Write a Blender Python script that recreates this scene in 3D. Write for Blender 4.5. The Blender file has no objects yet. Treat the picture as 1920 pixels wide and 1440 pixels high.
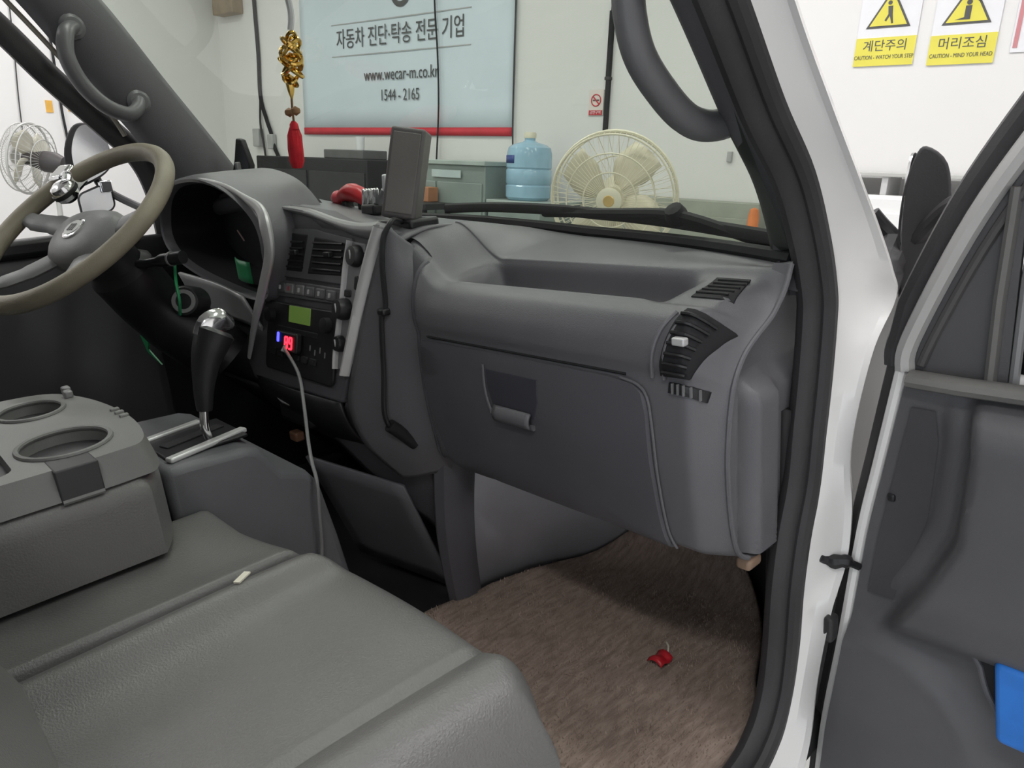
import bpy, bmesh, math, random
import numpy as np
from mathutils import Matrix, Vector

random.seed(7)
S = bpy.context.scene
COL = S.collection

# ------------------------------------------------------------------ camera
CAM_POS = Vector((1.15, 0.0, 0.78))
CAM_ROT = Matrix(((0.67695911, -0.15764975, 0.71893875),
                  (0.73092162, 0.25877349, -0.63149812),
                  (-0.08648677, 0.95298627, 0.29040868)))
cd = bpy.data.cameras.new('camera'); cam = bpy.data.objects.new('camera', cd); COL.objects.link(cam)
cd.sensor_width = 36.0; cd.lens = 26.08; cd.clip_start = 0.02; cd.clip_end = 100
cam.matrix_world = Matrix.Translation(CAM_POS) @ CAM_ROT.to_4x4()
S.camera = cam

# ------------------------------------------------------------------ world, exposure
W = bpy.data.worlds.new('world'); S.world = W; W.use_nodes = True
W.node_tree.nodes['Background'].inputs[0].default_value = (0.86, 0.93, 1.0, 1)
W.node_tree.nodes['Background'].inputs[1].default_value = 1.4
vs = S.view_settings
vs.view_transform = 'Standard'; vs.look = 'None'; vs.gamma = 1.0; vs.use_curve_mapping = False
vs.exposure = 0.0

# garage frame (a = right along the front wall, b = out of the wall into the garage, c = up)
R_A = Vector((0.98825975, 0.12370745, -0.08966127))
R_B = Vector((0.13088482, -0.98823326, 0.0791466))
R_C = Vector((0.07881522, 0.0899527, 0.99282258))
R_O = Vector((-2.82674451, 3.92875583, 1.11223589))
ROOM = Matrix(((R_A.x, R_B.x, R_C.x, R_O.x), (R_A.y, R_B.y, R_C.y, R_O.y), (R_A.z, R_B.z, R_C.z, R_O.z), (0, 0, 0, 1)))
FLOOR_C = -1.88; CEIL_C = 1.75

# assumed ceiling lamps, added out of view for light (fixtures are built further down at the same spots)
ADDED_LAMPS = [(a_, b_) for b_ in (1.6, 3.4, 5.7) for a_ in (-2.7, -0.5, 1.7, 3.95)]
for (a, b) in ADDED_LAMPS:
    ld = bpy.data.lights.new('added_tube_light', 'AREA'); ld.shape = 'RECTANGLE'; ld.size = 1.25; ld.size_y = 0.22
    ld.energy = 22.5; ld.color = (1.0, 0.985, 0.985)
    lo = bpy.data.objects.new('added_tube_light', ld); COL.objects.link(lo)
    lo.matrix_world = ROOM @ Matrix.Translation((a, b, CEIL_C - 0.13))

# ------------------------------------------------------------------ materials
MATS = {}
def mat(name, col, rough=0.5, metal=0.0, bump=0.0, bscale=300.0, var=0.0, vscale=8.0, emit=0.0, spec=0.5, coat=0.0, col2=None, stretch=None):
    if name in MATS: return MATS[name]
    m = bpy.data.materials.new(name); m.use_nodes = True
    nt = m.node_tree; b = nt.nodes['Principled BSDF']
    b.inputs['Base Color'].default_value = (*col, 1); b.inputs['Roughness'].default_value = rough
    b.inputs['Metallic'].default_value = metal; b.inputs['Specular IOR Level'].default_value = spec
    b.inputs['Coat Weight'].default_value = coat
    tc = nt.nodes.new('ShaderNodeTexCoord'); src = tc.outputs['Object']
    if stretch:
        mp = nt.nodes.new('ShaderNodeMapping'); mp.inputs['Scale'].default_value = stretch
        nt.links.new(src, mp.inputs[0]); src = mp.outputs[0]
    if var > 0 or col2:
        n = nt.nodes.new('ShaderNodeTexNoise'); n.inputs['Scale'].default_value = vscale; n.inputs['Detail'].default_value = 5
        nt.links.new(src, n.inputs['Vector'])
        r = nt.nodes.new('ShaderNodeValToRGB'); nt.links.new(n.outputs['Fac'], r.inputs[0])
        c2 = col2 if col2 else tuple(max(0, c * (1 - var)) for c in col)
        c1 = col if col2 else tuple(min(1, c * (1 + var)) for c in col)
        r.color_ramp.elements[0].position = 0.35; r.color_ramp.elements[1].position = 0.65
        r.color_ramp.elements[0].color = (*c2, 1); r.color_ramp.elements[1].color = (*c1, 1)
        nt.links.new(r.outputs[0], b.inputs['Base Color'])
    if bump > 0:
        n2 = nt.nodes.new('ShaderNodeTexNoise'); n2.inputs['Scale'].default_value = bscale; n2.inputs['Detail'].default_value = 3
        nt.links.new(src, n2.inputs['Vector'])
        bp = nt.nodes.new('ShaderNodeBump'); bp.inputs['Strength'].default_value = bump; bp.inputs['Distance'].default_value = 0.002
        nt.links.new(n2.outputs['Fac'], bp.inputs['Height']); nt.links.new(bp.outputs[0], b.inputs['Normal'])
    if emit > 0:
        b.inputs['Emission Color'].default_value = (*col, 1); b.inputs['Emission Strength'].default_value = emit
    MATS[name] = m; return m

def glass_mat(name, tint, refl=0.035, rough=0.02):
    m = bpy.data.materials.new(name); m.use_nodes = True; nt = m.node_tree; nt.nodes.clear()
    o = nt.nodes.new('ShaderNodeOutputMaterial'); t = nt.nodes.new('ShaderNodeBsdfTransparent'); g = nt.nodes.new('ShaderNodeBsdfGlossy')
    mx = nt.nodes.new('ShaderNodeMixShader'); lw_ = nt.nodes.new('ShaderNodeLayerWeight'); pw = nt.nodes.new('ShaderNodeMath'); pw.operation = 'POWER'; pw.inputs[1].default_value = 4.0; fr = nt.nodes.new('ShaderNodeMath'); fr.operation = 'MULTIPLY_ADD'; fr.inputs[1].default_value = 0.5; fr.inputs[2].default_value = refl
    nt.links.new(lw_.outputs['Facing'], pw.inputs[0]); nt.links.new(pw.outputs[0], fr.inputs[0])
    t.inputs[0].default_value = (*tint, 1); g.inputs['Roughness'].default_value = rough; g.inputs[0].default_value = (0.9, 0.9, 0.9, 1)
    nt.links.new(fr.outputs[0], mx.inputs[0]); nt.links.new(t.outputs[0], mx.inputs[1]); nt.links.new(g.outputs[0], mx.inputs[2])
    nt.links.new(mx.outputs[0], o.inputs[0]); MATS[name] = m; return m

PL = mat('dash_plastic', (0.138, 0.136, 0.147), 0.36, bump=0.25, bscale=900, var=0.06, vscale=5)
PLD = mat('glove_plastic', (0.10, 0.098, 0.11), 0.5, bump=0.3, bscale=900, var=0.08, vscale=6)
PLK = mat('kick_plastic', (0.13, 0.13, 0.142), 0.5, bump=0.2, bscale=600, var=0.1, vscale=6)
BLK = mat('black_plastic', (0.016, 0.016, 0.018), 0.4, bump=0.1, bscale=700, var=0.2)
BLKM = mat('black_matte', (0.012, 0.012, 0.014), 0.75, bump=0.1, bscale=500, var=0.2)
RUB = mat('rubber_seal', (0.04, 0.038, 0.04), 0.55, bump=0.2, bscale=300, var=0.15)
SIL = mat('silver_paint', (0.62, 0.62, 0.62), 0.36, metal=0.25, var=0.05, bump=0.05)
SILD = mat('grey_satin', (0.26, 0.26, 0.265), 0.42, metal=0.2, var=0.06, bump=0.05)
CHR = mat('chrome', (0.85, 0.85, 0.86), 0.12, metal=1.0, var=0.03)
WHT = mat('white_body_paint', (0.88, 0.865, 0.85), 0.3, coat=0.4, var=0.04, vscale=3)
SEAT = mat('grey_vinyl', (0.152, 0.150, 0.146), 0.34, bump=0.35, bscale=450, var=0.08, vscale=4)
CON = mat('console_plastic', (0.2, 0.2, 0.195), 0.45, bump=0.2, bscale=700, var=0.06)
MATB = mat('brown_carpet', (0.42, 0.33, 0.275), 0.95, bump=1.0, bscale=260, col2=(0.28, 0.215, 0.178), vscale=60, spec=0.1, stretch=(2.2, 0.5, 1))
TRIMC = mat('pillar_plastic', (0.1, 0.097, 0.105), 0.55, bump=0.25, bscale=800, var=0.06)
HND = mat('handle_grey', (0.14, 0.14, 0.145), 0.4, bump=0.1, bscale=800, var=0.05)
WHEEL = mat('worn_wheel_vinyl', (0.27, 0.238, 0.18), 0.5, bump=0.3, bscale=500, var=0.12, vscale=14)
HUB = mat('hub_grey', (0.23, 0.23, 0.235), 0.45, bump=0.2, bscale=600, var=0.06)
RED = mat('red_cloth', (0.6, 0.012, 0.025), 0.7, bump=0.4, bscale=700, var=0.15, vscale=40)
REDP = mat('red_plastic', (0.55, 0.02, 0.03), 0.35, var=0.1)
GOLD = mat('gold', (0.75, 0.5, 0.14), 0.18, metal=1.0, var=0.2, vscale=60)
WALLM = mat('white_wall_paint', (0.80, 0.79, 0.78), 0.7, bump=0.15, bscale=60, var=0.012, vscale=1.2)
FLRM = mat('grey_concrete', (0.42, 0.42, 0.41), 0.45, bump=0.2, bscale=60, var=0.12, vscale=2)
CEILM = mat('white_ceiling_paint', (0.8, 0.8, 0.78), 0.8, bump=0.1, bscale=60, var=0.02)
GREEN = mat('green_plastic', (0.03, 0.32, 0.12), 0.4, var=0.1)
CREAM = mat('cream_plastic', (0.75, 0.7, 0.55), 0.4, var=0.05)
PAPER = mat('white_print', (0.82, 0.82, 0.85), 0.6, var=0.02)
YEL = mat('yellow_print', (0.78, 0.7, 0.1), 0.6, var=0.03)
INK = mat('dark_ink', (0.09, 0.09, 0.09), 0.6, var=0.1)
INKG = mat('grey_ink', (0.45, 0.45, 0.45), 0.6, var=0.1)
REDINK = mat('red_ink', (0.62, 0.03, 0.05), 0.6, var=0.08)
WIND = glass_mat('green_tinted_glass', (0.56, 0.60, 0.545))

# ------------------------------------------------------------------ builders
def V(p): return np.array(p, float)
def nz(v):
    v = V(v); return v / (np.linalg.norm(v) + 1e-12)

WM = {}
def place(o, xf, parent=None):
    o.matrix_basis = xf; WM[o.name] = xf.copy()
    if parent is not None:
        o.parent = parent; o.matrix_parent_inverse = WM[parent.name].inverted()
def link(name, verts, faces, m, parent=None, smooth=35, xf=None, mods=None):
    me = bpy.data.meshes.new(name)
    vv = [tuple(float(c) for c in p) for p in verts]
    me.from_pydata(vv, [], [tuple(f) for f in faces])
    bm = bmesh.new(); bm.from_mesh(me); bmesh.ops.recalc_face_normals(bm, faces=bm.faces); bm.to_mesh(me); bm.free()
    me.materials.append(m)
    if smooth:
        me.polygons.foreach_set('use_smooth', [True] * len(me.polygons)); me.set_sharp_from_angle(angle=math.radians(smooth))
    o = bpy.data.objects.new(name, me); COL.objects.link(o)
    place(o, xf if xf is not None else Matrix.Identity(4), parent)
    for md in (mods or []):
        k = md[0]; x = o.modifiers.new(k.lower(), k)
        for a, val in md[1].items(): setattr(x, a, val)
    return o

def BEV(w, s=3): return ('BEVEL', {'width': w, 'segments': s, 'limit_method': 'ANGLE', 'angle_limit': math.radians(40)})
def SOL(t, off=-1): return ('SOLIDIFY', {'thickness': t, 'offset': off})
def SUB(n): return ('SUBSURF', {'levels': n, 'render_levels': n})

def tag(o, label, cat, group=None, kind=None):
    o['label'] = label; o['category'] = cat
    if group: o['group'] = group
    if kind: o['kind'] = kind
    return o
def thing(name, label, cat, loc=(0, 0, 0), group=None, xf=None):
    o = bpy.data.objects.new(name, None); COL.objects.link(o); o.empty_display_size = 0.05
    place(o, xf if xf is not None else Matrix.Translation(loc))
    return tag(o, label, cat, group)

class Geo:
    def __init__(s): s.v = []; s.f = []
    def add(s, v, f):
        k = len(s.v); s.v += [tuple(p) for p in v]; s.f += [tuple(i + k for i in q) for q in f]; return s
    def out(s, name, m, parent=None, **k): return link(name, s.v, s.f, m, parent, **k)

def g_box(c, d, rot=None):
    c = V(c); h = V(d) / 2
    p = np.array([(x, y, z) for x in (-1, 1) for y in (-1, 1) for z in (-1, 1)]) * h
    if rot is not None: p = p @ np.array(rot).T
    return p + c, [(0, 1, 3, 2), (4, 6, 7, 5), (0, 4, 5, 1), (2, 3, 7, 6), (0, 2, 6, 4), (1, 5, 7, 3)]
def frame_from(n, up=(0, 0, 1)):
    n = nz(n); u = np.cross(up, n)
    if np.linalg.norm(u) < 1e-5: u = np.cross((0, 1, 0), n)
    u = nz(u); w = np.cross(n, u); return u, w, n
def spline(pts, per=8, closed=False):
    P = [V(p) for p in pts]; n = len(P); out = []
    rng_ = range(n) if closed else range(n - 1)
    for i in rng_:
        if closed: a, b, c, d = P[(i - 1) % n], P[i], P[(i + 1) % n], P[(i + 2) % n]
        else: a, b, c, d = P[max(i - 1, 0)], P[i], P[i + 1], P[min(i + 2, n - 1)]
        for k in range(per):
            t = k / per
            out.append(0.5 * ((2 * b) + (-a + c) * t + (2 * a - 5 * b + 4 * c - d) * t * t + (-a + 3 * b - 3 * c + d) * t ** 3))
    if not closed: out.append(P[-1])
    return out
def g_tube(path, r, n=10, closed=False, caps=True, flat=None, up=(0, 0, 1)):
    """sweep; r number or list; flat=(ra,rb) section factors along (side, up-ish) axes"""
    P = [V(p) for p in path]; m = len(P); vs_, fs = [], []
    u = None
    for i in range(m):
        if closed: t = P[(i + 1) % m] - P[i - 1]
        else: t = P[min(i + 1, m - 1)] - P[max(i - 1, 0)]
        t = nz(t)
        if u is None:
            u = np.cross(t, up)
            if np.linalg.norm(u) < 1e-3: u = np.cross(t, (1, 0, 0))
        u = u - t * (u @ t); u = nz(u); w = np.cross(t, u)
        rr = r[i] if hasattr(r, '__len__') else r
        fa, fb = flat if flat else (1, 1)
        for k in range(n):
            a = 2 * math.pi * k / n; vs_.append(P[i] + rr * (fa * math.cos(a) * u + fb * math.sin(a) * w))
    lim = m if closed else m - 1
    for i in range(lim):
        for k in range(n):
            a = i * n + k; b = i * n + (k + 1) % n; j = (i + 1) % m
            fs.append((a, b, j * n + (k + 1) % n, j * n + k))
    if caps and not closed:
        fs.append(tuple(range(n))[::-1]); fs.append(tuple((m - 1) * n + k for k in range(n)))
    return vs_, fs
def g_lathe(prof, o, axis=(0, 0, 1), n=24, up=(0, 1, 0)):
    u, w, ax = frame_from(axis, up); o = V(o); vs_, fs = [], []
    for (r, h) in prof:
        for k in range(n):
            a = 2 * math.pi * k / n; vs_.append(o + ax * h + r * (math.cos(a) * u + math.sin(a) * w))
    m = len(prof)
    for i in range(m - 1):
        for k in range(n): fs.append((i * n + k, i * n + (k + 1) % n, (i + 1) * n + (k + 1) % n, (i + 1) * n + k))
    if prof[0][0] > 1e-6: fs.append(tuple(range(n))[::-1])
    if prof[-1][0] > 1e-6: fs.append(tuple((m - 1) * n + k for k in range(n)))
    return vs_, fs
def g_grid(fn, nu, nv):
    vs_ = [fn(i / (nu - 1), j / (nv - 1)) for i in range(nu) for j in range(nv)]
    fs = [(i * nv + j, i * nv + j + 1, (i + 1) * nv + j + 1, (i + 1) * nv + j) for i in range(nu - 1) for j in range(nv - 1)]
    return vs_, fs
def g_prism(poly, fn0, fn1):
    """poly 2-D list; fn0/fn1 map (p,q)->3-D for the two faces"""
    n = len(poly); vs_ = [fn0(*p) for p in poly] + [fn1(*p) for p in poly]
    fs = [tuple(range(n)), tuple(range(2 * n - 1, n - 1, -1))] + [(i, (i + 1) % n, n + (i + 1) % n, n + i) for i in range(n)]
    return vs_, fs
def rrect(w, h, r, n=5, cx=0, cy=0):
    out = []
    for (sx, sy, a0) in ((1, 1, 0), (-1, 1, 90), (-1, -1, 180), (1, -1, 270)):
        for k in range(n + 1):
            a = math.radians(a0 + 90 * k / n); out.append((cx + sx * (w / 2 - r) + r * math.cos(a), cy + sy * (h / 2 - r) + r * math.sin(a)))
    return out
def sm(a, b, x):
    t = min(max((x - a) / (b - a), 0), 1); return t * t * (3 - 2 * t)
def itp(x, xs, ys): return float(np.interp(x, xs, ys))

def rbox(name, c, d, m, parent, bev=0.004, rot=None, xf=None, seg=3):
    v, f = g_box(c, d, rot); return link(name, v, f, m, parent, mods=[BEV(bev, seg)] if bev else None, xf=xf)
def text(name, s, size, m, parent, xf, extr=0.0006, align='CENTER', sx=1.0):
    cu = bpy.data.curves.new(name, 'FONT'); cu.body = s; cu.size = size; cu.align_x = align; cu.align_y = 'CENTER'; cu.extrude = extr; cu.resolution_u = 3
    t = bpy.data.objects.new('tmp', cu); COL.objects.link(t)
    dg = bpy.context.evaluated_depsgraph_get(); me = bpy.data.meshes.new_from_object(t.evaluated_get(dg)); bpy.data.objects.remove(t)
    me.materials.clear(); me.materials.append(m)
    for v in me.vertices: v.co.x *= sx
    o = bpy.data.objects.new(name, me); COL.objects.link(o)
    place(o, xf, parent)
    return o

# ================================================================== GARAGE SHELL
def struct(name, v, f, m, xf=ROOM):
    o = link(name, v, f, m, None, xf=xf); o['kind'] = 'structure'; return o
A0, A1, B1 = -4.1, 5.6, 7.5
struct('wall_front', *g_box(((A0 + A1) / 2, -0.05, (FLOOR_C + CEIL_C) / 2), (A1 - A0 + 0.4, 0.1, CEIL_C - FLOOR_C)), WALLM)
struct('wall_left', *g_box((A0 - 0.05, B1 / 2, (FLOOR_C + CEIL_C) / 2), (0.1, B1, CEIL_C - FLOOR_C)), WALLM)
struct('wall_right', *g_box((A1 + 0.05, B1 / 2, (FLOOR_C + CEIL_C) / 2), (0.1, B1, CEIL_C - FLOOR_C)), WALLM)
# unseen back wall; its open roller door is assumed, added to let daylight in
bw_ = Geo()
for (x0, x1, z0, z1) in ((A0 - 0.2, -0.6, FLOOR_C, CEIL_C), (-0.6, 5.2, 1.1, CEIL_C), (5.2, A1 + 0.2, FLOOR_C, CEIL_C)):
    bw_.add(*g_box(((x0 + x1) / 2, B1 + 0.05, (z0 + z1) / 2), (x1 - x0, 0.1, z1 - z0)))
struct('wall_back', bw_.v, bw_.f, WALLM)
struct('floor', *g_box(((A0 + A1) / 2, B1 / 2, FLOOR_C - 0.05), (A1 - A0 + 0.4, B1 + 0.4, 0.1)), FLRM)
struct('ceiling', *g_box(((A0 + A1) / 2, B1 / 2, CEIL_C + 0.05), (A1 - A0 + 0.4, B1 + 0.4, 0.1)), CEILM)
EM = mat('added_lamp_tube', (1, 0.98, 0.95), 0.5, emit=6.0, var=0.0)
for (a, b) in ADDED_LAMPS:
    t = thing('added_ceiling_light', 'unseen white fluorescent ceiling fitting with two bare tubes, added for light', 'lamp', group='unseen ceiling lights added to the garage', xf=ROOM @ Matrix.Translation((a, b, CEIL_C - 0.1)))
    rbox('housing', (a, b, CEIL_C - 0.04), (1.3, 0.2, 0.08), CEILM, t, 0.01, xf=ROOM)
    for dy in (-0.055, 0.055):
        link('tube', *g_tube([(a - 0.6, b + dy, CEIL_C - 0.1), (a + 0.6, b + dy, CEIL_C - 0.1)], 0.014, 10, up=(0, 0, 1)), EM, t, xf=ROOM)

# ================================================================== TRUCK CAB BODY
# door opening line on the passenger side (Y, Z), roof to sill
PATH = [(0.20, 1.40), (0.36, 1.235), (0.515, 1.045), (0.634, 0.900), (0.706, 0.808), (0.772, 0.737), (0.815, 0.66), (0.836, 0.60), (0.838, 0.565), (0.832, 0.50), (0.822, 0.433),
        (0.812, 0.365), (0.790, 0.300), (0.776, 0.232), (0.769, 0.155), (0.755, 0.085), (0.722, 0.035), (0.66, 0.008), (0.5, 0.0), (0.2, 0.0), (-0.45, 0.0)]
OUT = [(0.26, 1.40), (0.42, 1.235), (0.565, 1.035), (0.673, 0.89), (0.752, 0.801), (0.819, 0.730), (0.883, 0.661), (0.925, 0.61), (0.941, 0.576), (0.886, 0.528), (0.846, 0.456),
       (0.832, 0.397), (0.845, 0.332), (0.838, 0.262), (0.80, 0.205), (0.768, 0.120), (0.748, 0.020), (0.68, -0.05), (0.5, -0.06), (0.2, -0.06), (-0.45, -0.06)]
cab = thing('truck_cab', 'white truck cab body framing the open passenger doorway', 'truck', (0, 0.3, 0))
ps = spline([(0, y, z) for y, z in PATH], 6); os_ = spline([(0, y, z) for y, z in OUT], 6)
link('door_seal', *g_tube([(0.744, p[1], p[2]) for p in ps], 0.021, 12, flat=(1.0, 0.75), up=(1, 0, 0)), RUB, cab)
link('door_seal_lip', *g_tube([(0.762, p[1] + 0.004, p[2] + 0.001) for p in ps], 0.011, 10, up=(1, 0, 0)), RUB, cab)
# painted jamb
v, f = [], []
secs = [(0.764, 0.0, 0.0), (0.772, 0.12, 0.004), (0.780, 0.45, 0.010), (0.792, 0.85, 0.006), (0.800, 1.0, 0.0), (0.798, 1.0, 0.008), (0.785, 1.0, 0.022), (0.755, 1.0, 0.06)]
for i in range(len(ps)):
    for (x, k, fy) in secs:
        p = ps[i] * (1 - k) + os_[i] * k; v.append((x, p[1] + fy, p[2] + fy * 0.3))
ns = len(secs)
for i in range(len(ps) - 1):
    for j in range(ns - 1): f.append((i * ns + j, i * ns + j + 1, (i + 1) * ns + j + 1, (i + 1) * ns + j))
link('door_jamb', v, f, WHT, cab, mods=[SOL(0.004)])
# inner pillar trim between glass and seal, passenger side
tp = spline([(0.715, 0.265, 1.40), (0.715, 0.40, 1.235), (0.715, 0.545, 1.045), (0.715, 0.668, 0.900), (0.715, 0.742, 0.808), (0.715, 0.805, 0.737), (0.712, 0.850, 0.66), (0.708, 0.870, 0.60)], 6)
link('pillar_trim', *g_tube(tp, 0.034, 14, flat=(0.85, 0.75), up=(1, 0, 0)), TRIMC, cab)
# windshield: base line and rake
def WBASE(x):
    y = 0.975 - 0.155 * (abs(x) / 0.74) ** 2.2 if x > 0 else 0.975 - 0.11 * (abs(x) / 0.74) ** 2.2
    z = itp(x, [-0.74, 0, 0.3, 0.74], [0.70, 0.672, 0.655, 0.645]); return y, z
def glass(u, w_, off=0.0):
    x = -0.735 + 1.465 * u; y, z = WBASE(x); h = 0.74 * w_
    xx = x * (1 - 0.06 * w_)
    return V((xx, y - 0.80 * h + 0.03 * math.sin(math.pi * w_) + off, z + h - 0.01))
link('windshield', *g_grid(lambda u, w_: glass(u, w_), 33, 13), WIND, cab)
link('windshield_gasket', *g_tube([glass(u, 0.0) + V((0, -0.004, 0.004)) for u in np.linspace(0, 1, 40)], 0.011, 8), BLKM, cab)
link('cowl_panel', *g_grid(lambda u, w_: (-0.74 + 1.48 * u, WBASE(-0.74 + 1.48 * u)[0] + 0.01 + 0.16 * w_, WBASE(-0.74 + 1.48 * u)[1] - 0.012 + 0.012 * math.sin(math.pi * w_) - 0.03 * w_), 30, 6), BLKM, cab, mods=[SOL(0.01)])
# roof, back panel, floor pan, driver side
link('roof_panel', *g_grid(lambda u, w_: (-0.78 + 1.56 * u, -0.5 + 0.9 * w_ - 0.06 * (2 * u - 1) ** 2 * w_, 1.44 + 0.04 * math.sin(math.pi * u) - 0.02 * w_ ** 2), 14, 10), WHT, cab, mods=[SOL(0.03)])
rbox('back_panel', (0, -0.5, 0.69), (1.56, 0.04, 1.5), TRIMC, cab, 0.01)
rbox('floor_pan', (0, 0.34, -0.035), (1.53, 1.68, 0.06), BLKM, cab, 0.005)
# outer floor sill skin below the doorway
link('rocker_panel', *g_grid(lambda u, w_: (0.79 + 0.01 * math.sin(math.pi * w_), -0.5 + 1.2 * u, -0.05 - 0.3 * w_), 8, 6), WHT, cab, mods=[SOL(0.006)])
# driver side: sill, pillar trim, outer pillar, beige weather strip
dpw = [(-0.70, 0.20, 1.44), (-0.70, 0.35, 1.30), (-0.70, 0.455, 1.175), (-0.70, 0.56, 1.005), (-0.70, 0.645, 0.87), (-0.70, 0.70, 0.77), (-0.70, 0.74, 0.66)]
sec = []
for i, p in enumerate(spline(dpw, 6)):
    sec.append([(p[0] + 0.0, p[1] + 0.11, p[2] + 0.005), (p[0] + 0.022, p[1] + 0.09, p[2] + 0.004), (p[0] + 0.03, p[1] + 0.03, p[2]), (p[0] + 0.022, p[1] - 0.03, p[2]), (p[0] - 0.005, p[1] - 0.052, p[2] - 0.002), (p[0] - 0.05, p[1] - 0.03, p[2]), (p[0] - 0.05, p[1] + 0.09, p[2])])
v = [q for s in sec for q in s]; k = 7
f = [(i * k + j, i * k + (j + 1) % k, (i + 1) * k + (j + 1) % k, (i + 1) * k + j) for i in range(len(sec) - 1) for j in range(k)]
link('pillar_trim', v, f, TRIMC, cab, smooth=60)
strip = spline([(-0.74, 0.20, 1.41), (-0.74, 0.33, 1.265), (-0.74, 0.405, 1.163), (-0.74, 0.47, 1.069), (-0.74, 0.54, 0.961), (-0.74, 0.566, 0.903)], 5)
link('weather_strip', *g_tube(strip, 0.0055, 8), mat('beige_strip', (0.45, 0.41, 0.34), 0.5, var=0.1), cab)
fr = spline([(-0.765, 0.14, 1.37), (-0.765, 0.27, 1.25), (-0.765, 0.375, 1.13), (-0.765, 0.45, 1.03), (-0.765, 0.535, 0.93), (-0.765, 0.59, 0.86), (-0.765, 0.615, 0.78), (-0.765, 0.62, 0.66)], 5)
link('window_frame', *g_tube(fr, 0.027, 10, flat=(0.7, 1.0)), RUB, cab)
rbox('driver_door_panel', (-0.775, 0.05, 0.31), (0.07, 1.0, 0.72), TRIMC, cab, 0.03)
rbox('driver_door_sill', (-0.765, 0.05, 0.685), (0.06, 1.0, 0.04), BLK, cab, 0.012)
rbox('driver_rear_pillar', (-0.765, -0.42, 1.05), (0.06, 0.16, 0.8), TRIMC, cab, 0.02)
rbox('passenger_rear_pillar', (0.77, -0.45, 0.7), (0.06, 0.12, 1.46), WHT, cab, 0.02)
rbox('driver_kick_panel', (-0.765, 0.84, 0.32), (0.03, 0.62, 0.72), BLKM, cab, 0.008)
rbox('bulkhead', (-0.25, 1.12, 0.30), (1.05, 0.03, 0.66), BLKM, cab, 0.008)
rbox('front_skin', (0, 1.16, 0.24), (1.5, 0.03, 0.64), WHT, cab, 0.01)
# footwell boards
def wallstrip(name, pts, z0, z1, m, par, t=0.012):
    n = len(pts); v = [(x, y, z0) for x, y in pts] + [(x, y, z1) for x, y in pts]
    f = [(i, i + 1, n + i + 1, n + i) for i in range(n - 1)]
    return link(name, v, f, m, par, mods=[SOL(t, 0)], smooth=60)
wallstrip('kick_board', [tuple(p[:2]) for p in spline([(0.145, 0.70, 0), (0.15, 0.80, 0), (0.20, 0.93, 0), (0.285, 1.05, 0)], 6)], -0.005, 0.46, mat('kick_board_grey', (0.58, 0.58, 0.63), 0.6, bump=0.2, bscale=300, var=0.08), cab)
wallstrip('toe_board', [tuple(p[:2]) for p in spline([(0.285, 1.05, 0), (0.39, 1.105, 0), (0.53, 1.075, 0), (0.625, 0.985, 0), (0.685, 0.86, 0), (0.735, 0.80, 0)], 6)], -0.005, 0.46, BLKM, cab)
# door check strap on the jamb
link('door_check', *g_tube(spline([(0.772, 0.815, 0.268), (0.786, 0.825, 0.262), (0.80, 0.832, 0.264), (0.806, 0.838, 0.260), (0.812, 0.846, 0.254)], 4), [0.006, 0.008, 0.006, 0.006, 0.009, 0.010, 0.009, 0.008, 0.009, 0.009, 0.008, 0.006, 0.005, 0.005, 0.005, 0.005, 0.005], 8), BLK, cab)
# door check pocket and lower hinge
rbox('door_hinge', (0.800, 0.80, 0.185), (0.012, 0.02, 0.035), RUB, cab, 0.004)

# wiper outside the glass
wp = thing('wiper', 'black wiper arm and blade lying along the windshield foot', 'wiper', (0.5, 0.95, 0.66))
def wb(x, up): y, z = WBASE(x); return (x, y + 0.03 - 0.8 * up, z + up)
link('wiper_blade', *g_tube([wb(x, 0.012 + 0.012 * math.sin((x + 0.15) * 4.0)) for x in np.linspace(-0.14, 0.68, 30)], 0.009, 8, flat=(0.7, 1.1)), BLKM, wp)
link('wiper_arm', *g_tube(spline([wb(0.16, 0.016), wb(0.34, 0.026), wb(0.50, 0.030), wb(0.62, 0.008), wb(0.70, -0.004)], 5), 0.008, 8), BLKM, wp)
link('arm_joint', *g_lathe([(0.0, -0.014), (0.014, -0.012), (0.017, 0), (0.013, 0.013), (0, 0.015)], V(wb(0.50, 0.030)), (0, -0.6, 0.8), 12), BLKM, wp)

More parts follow.
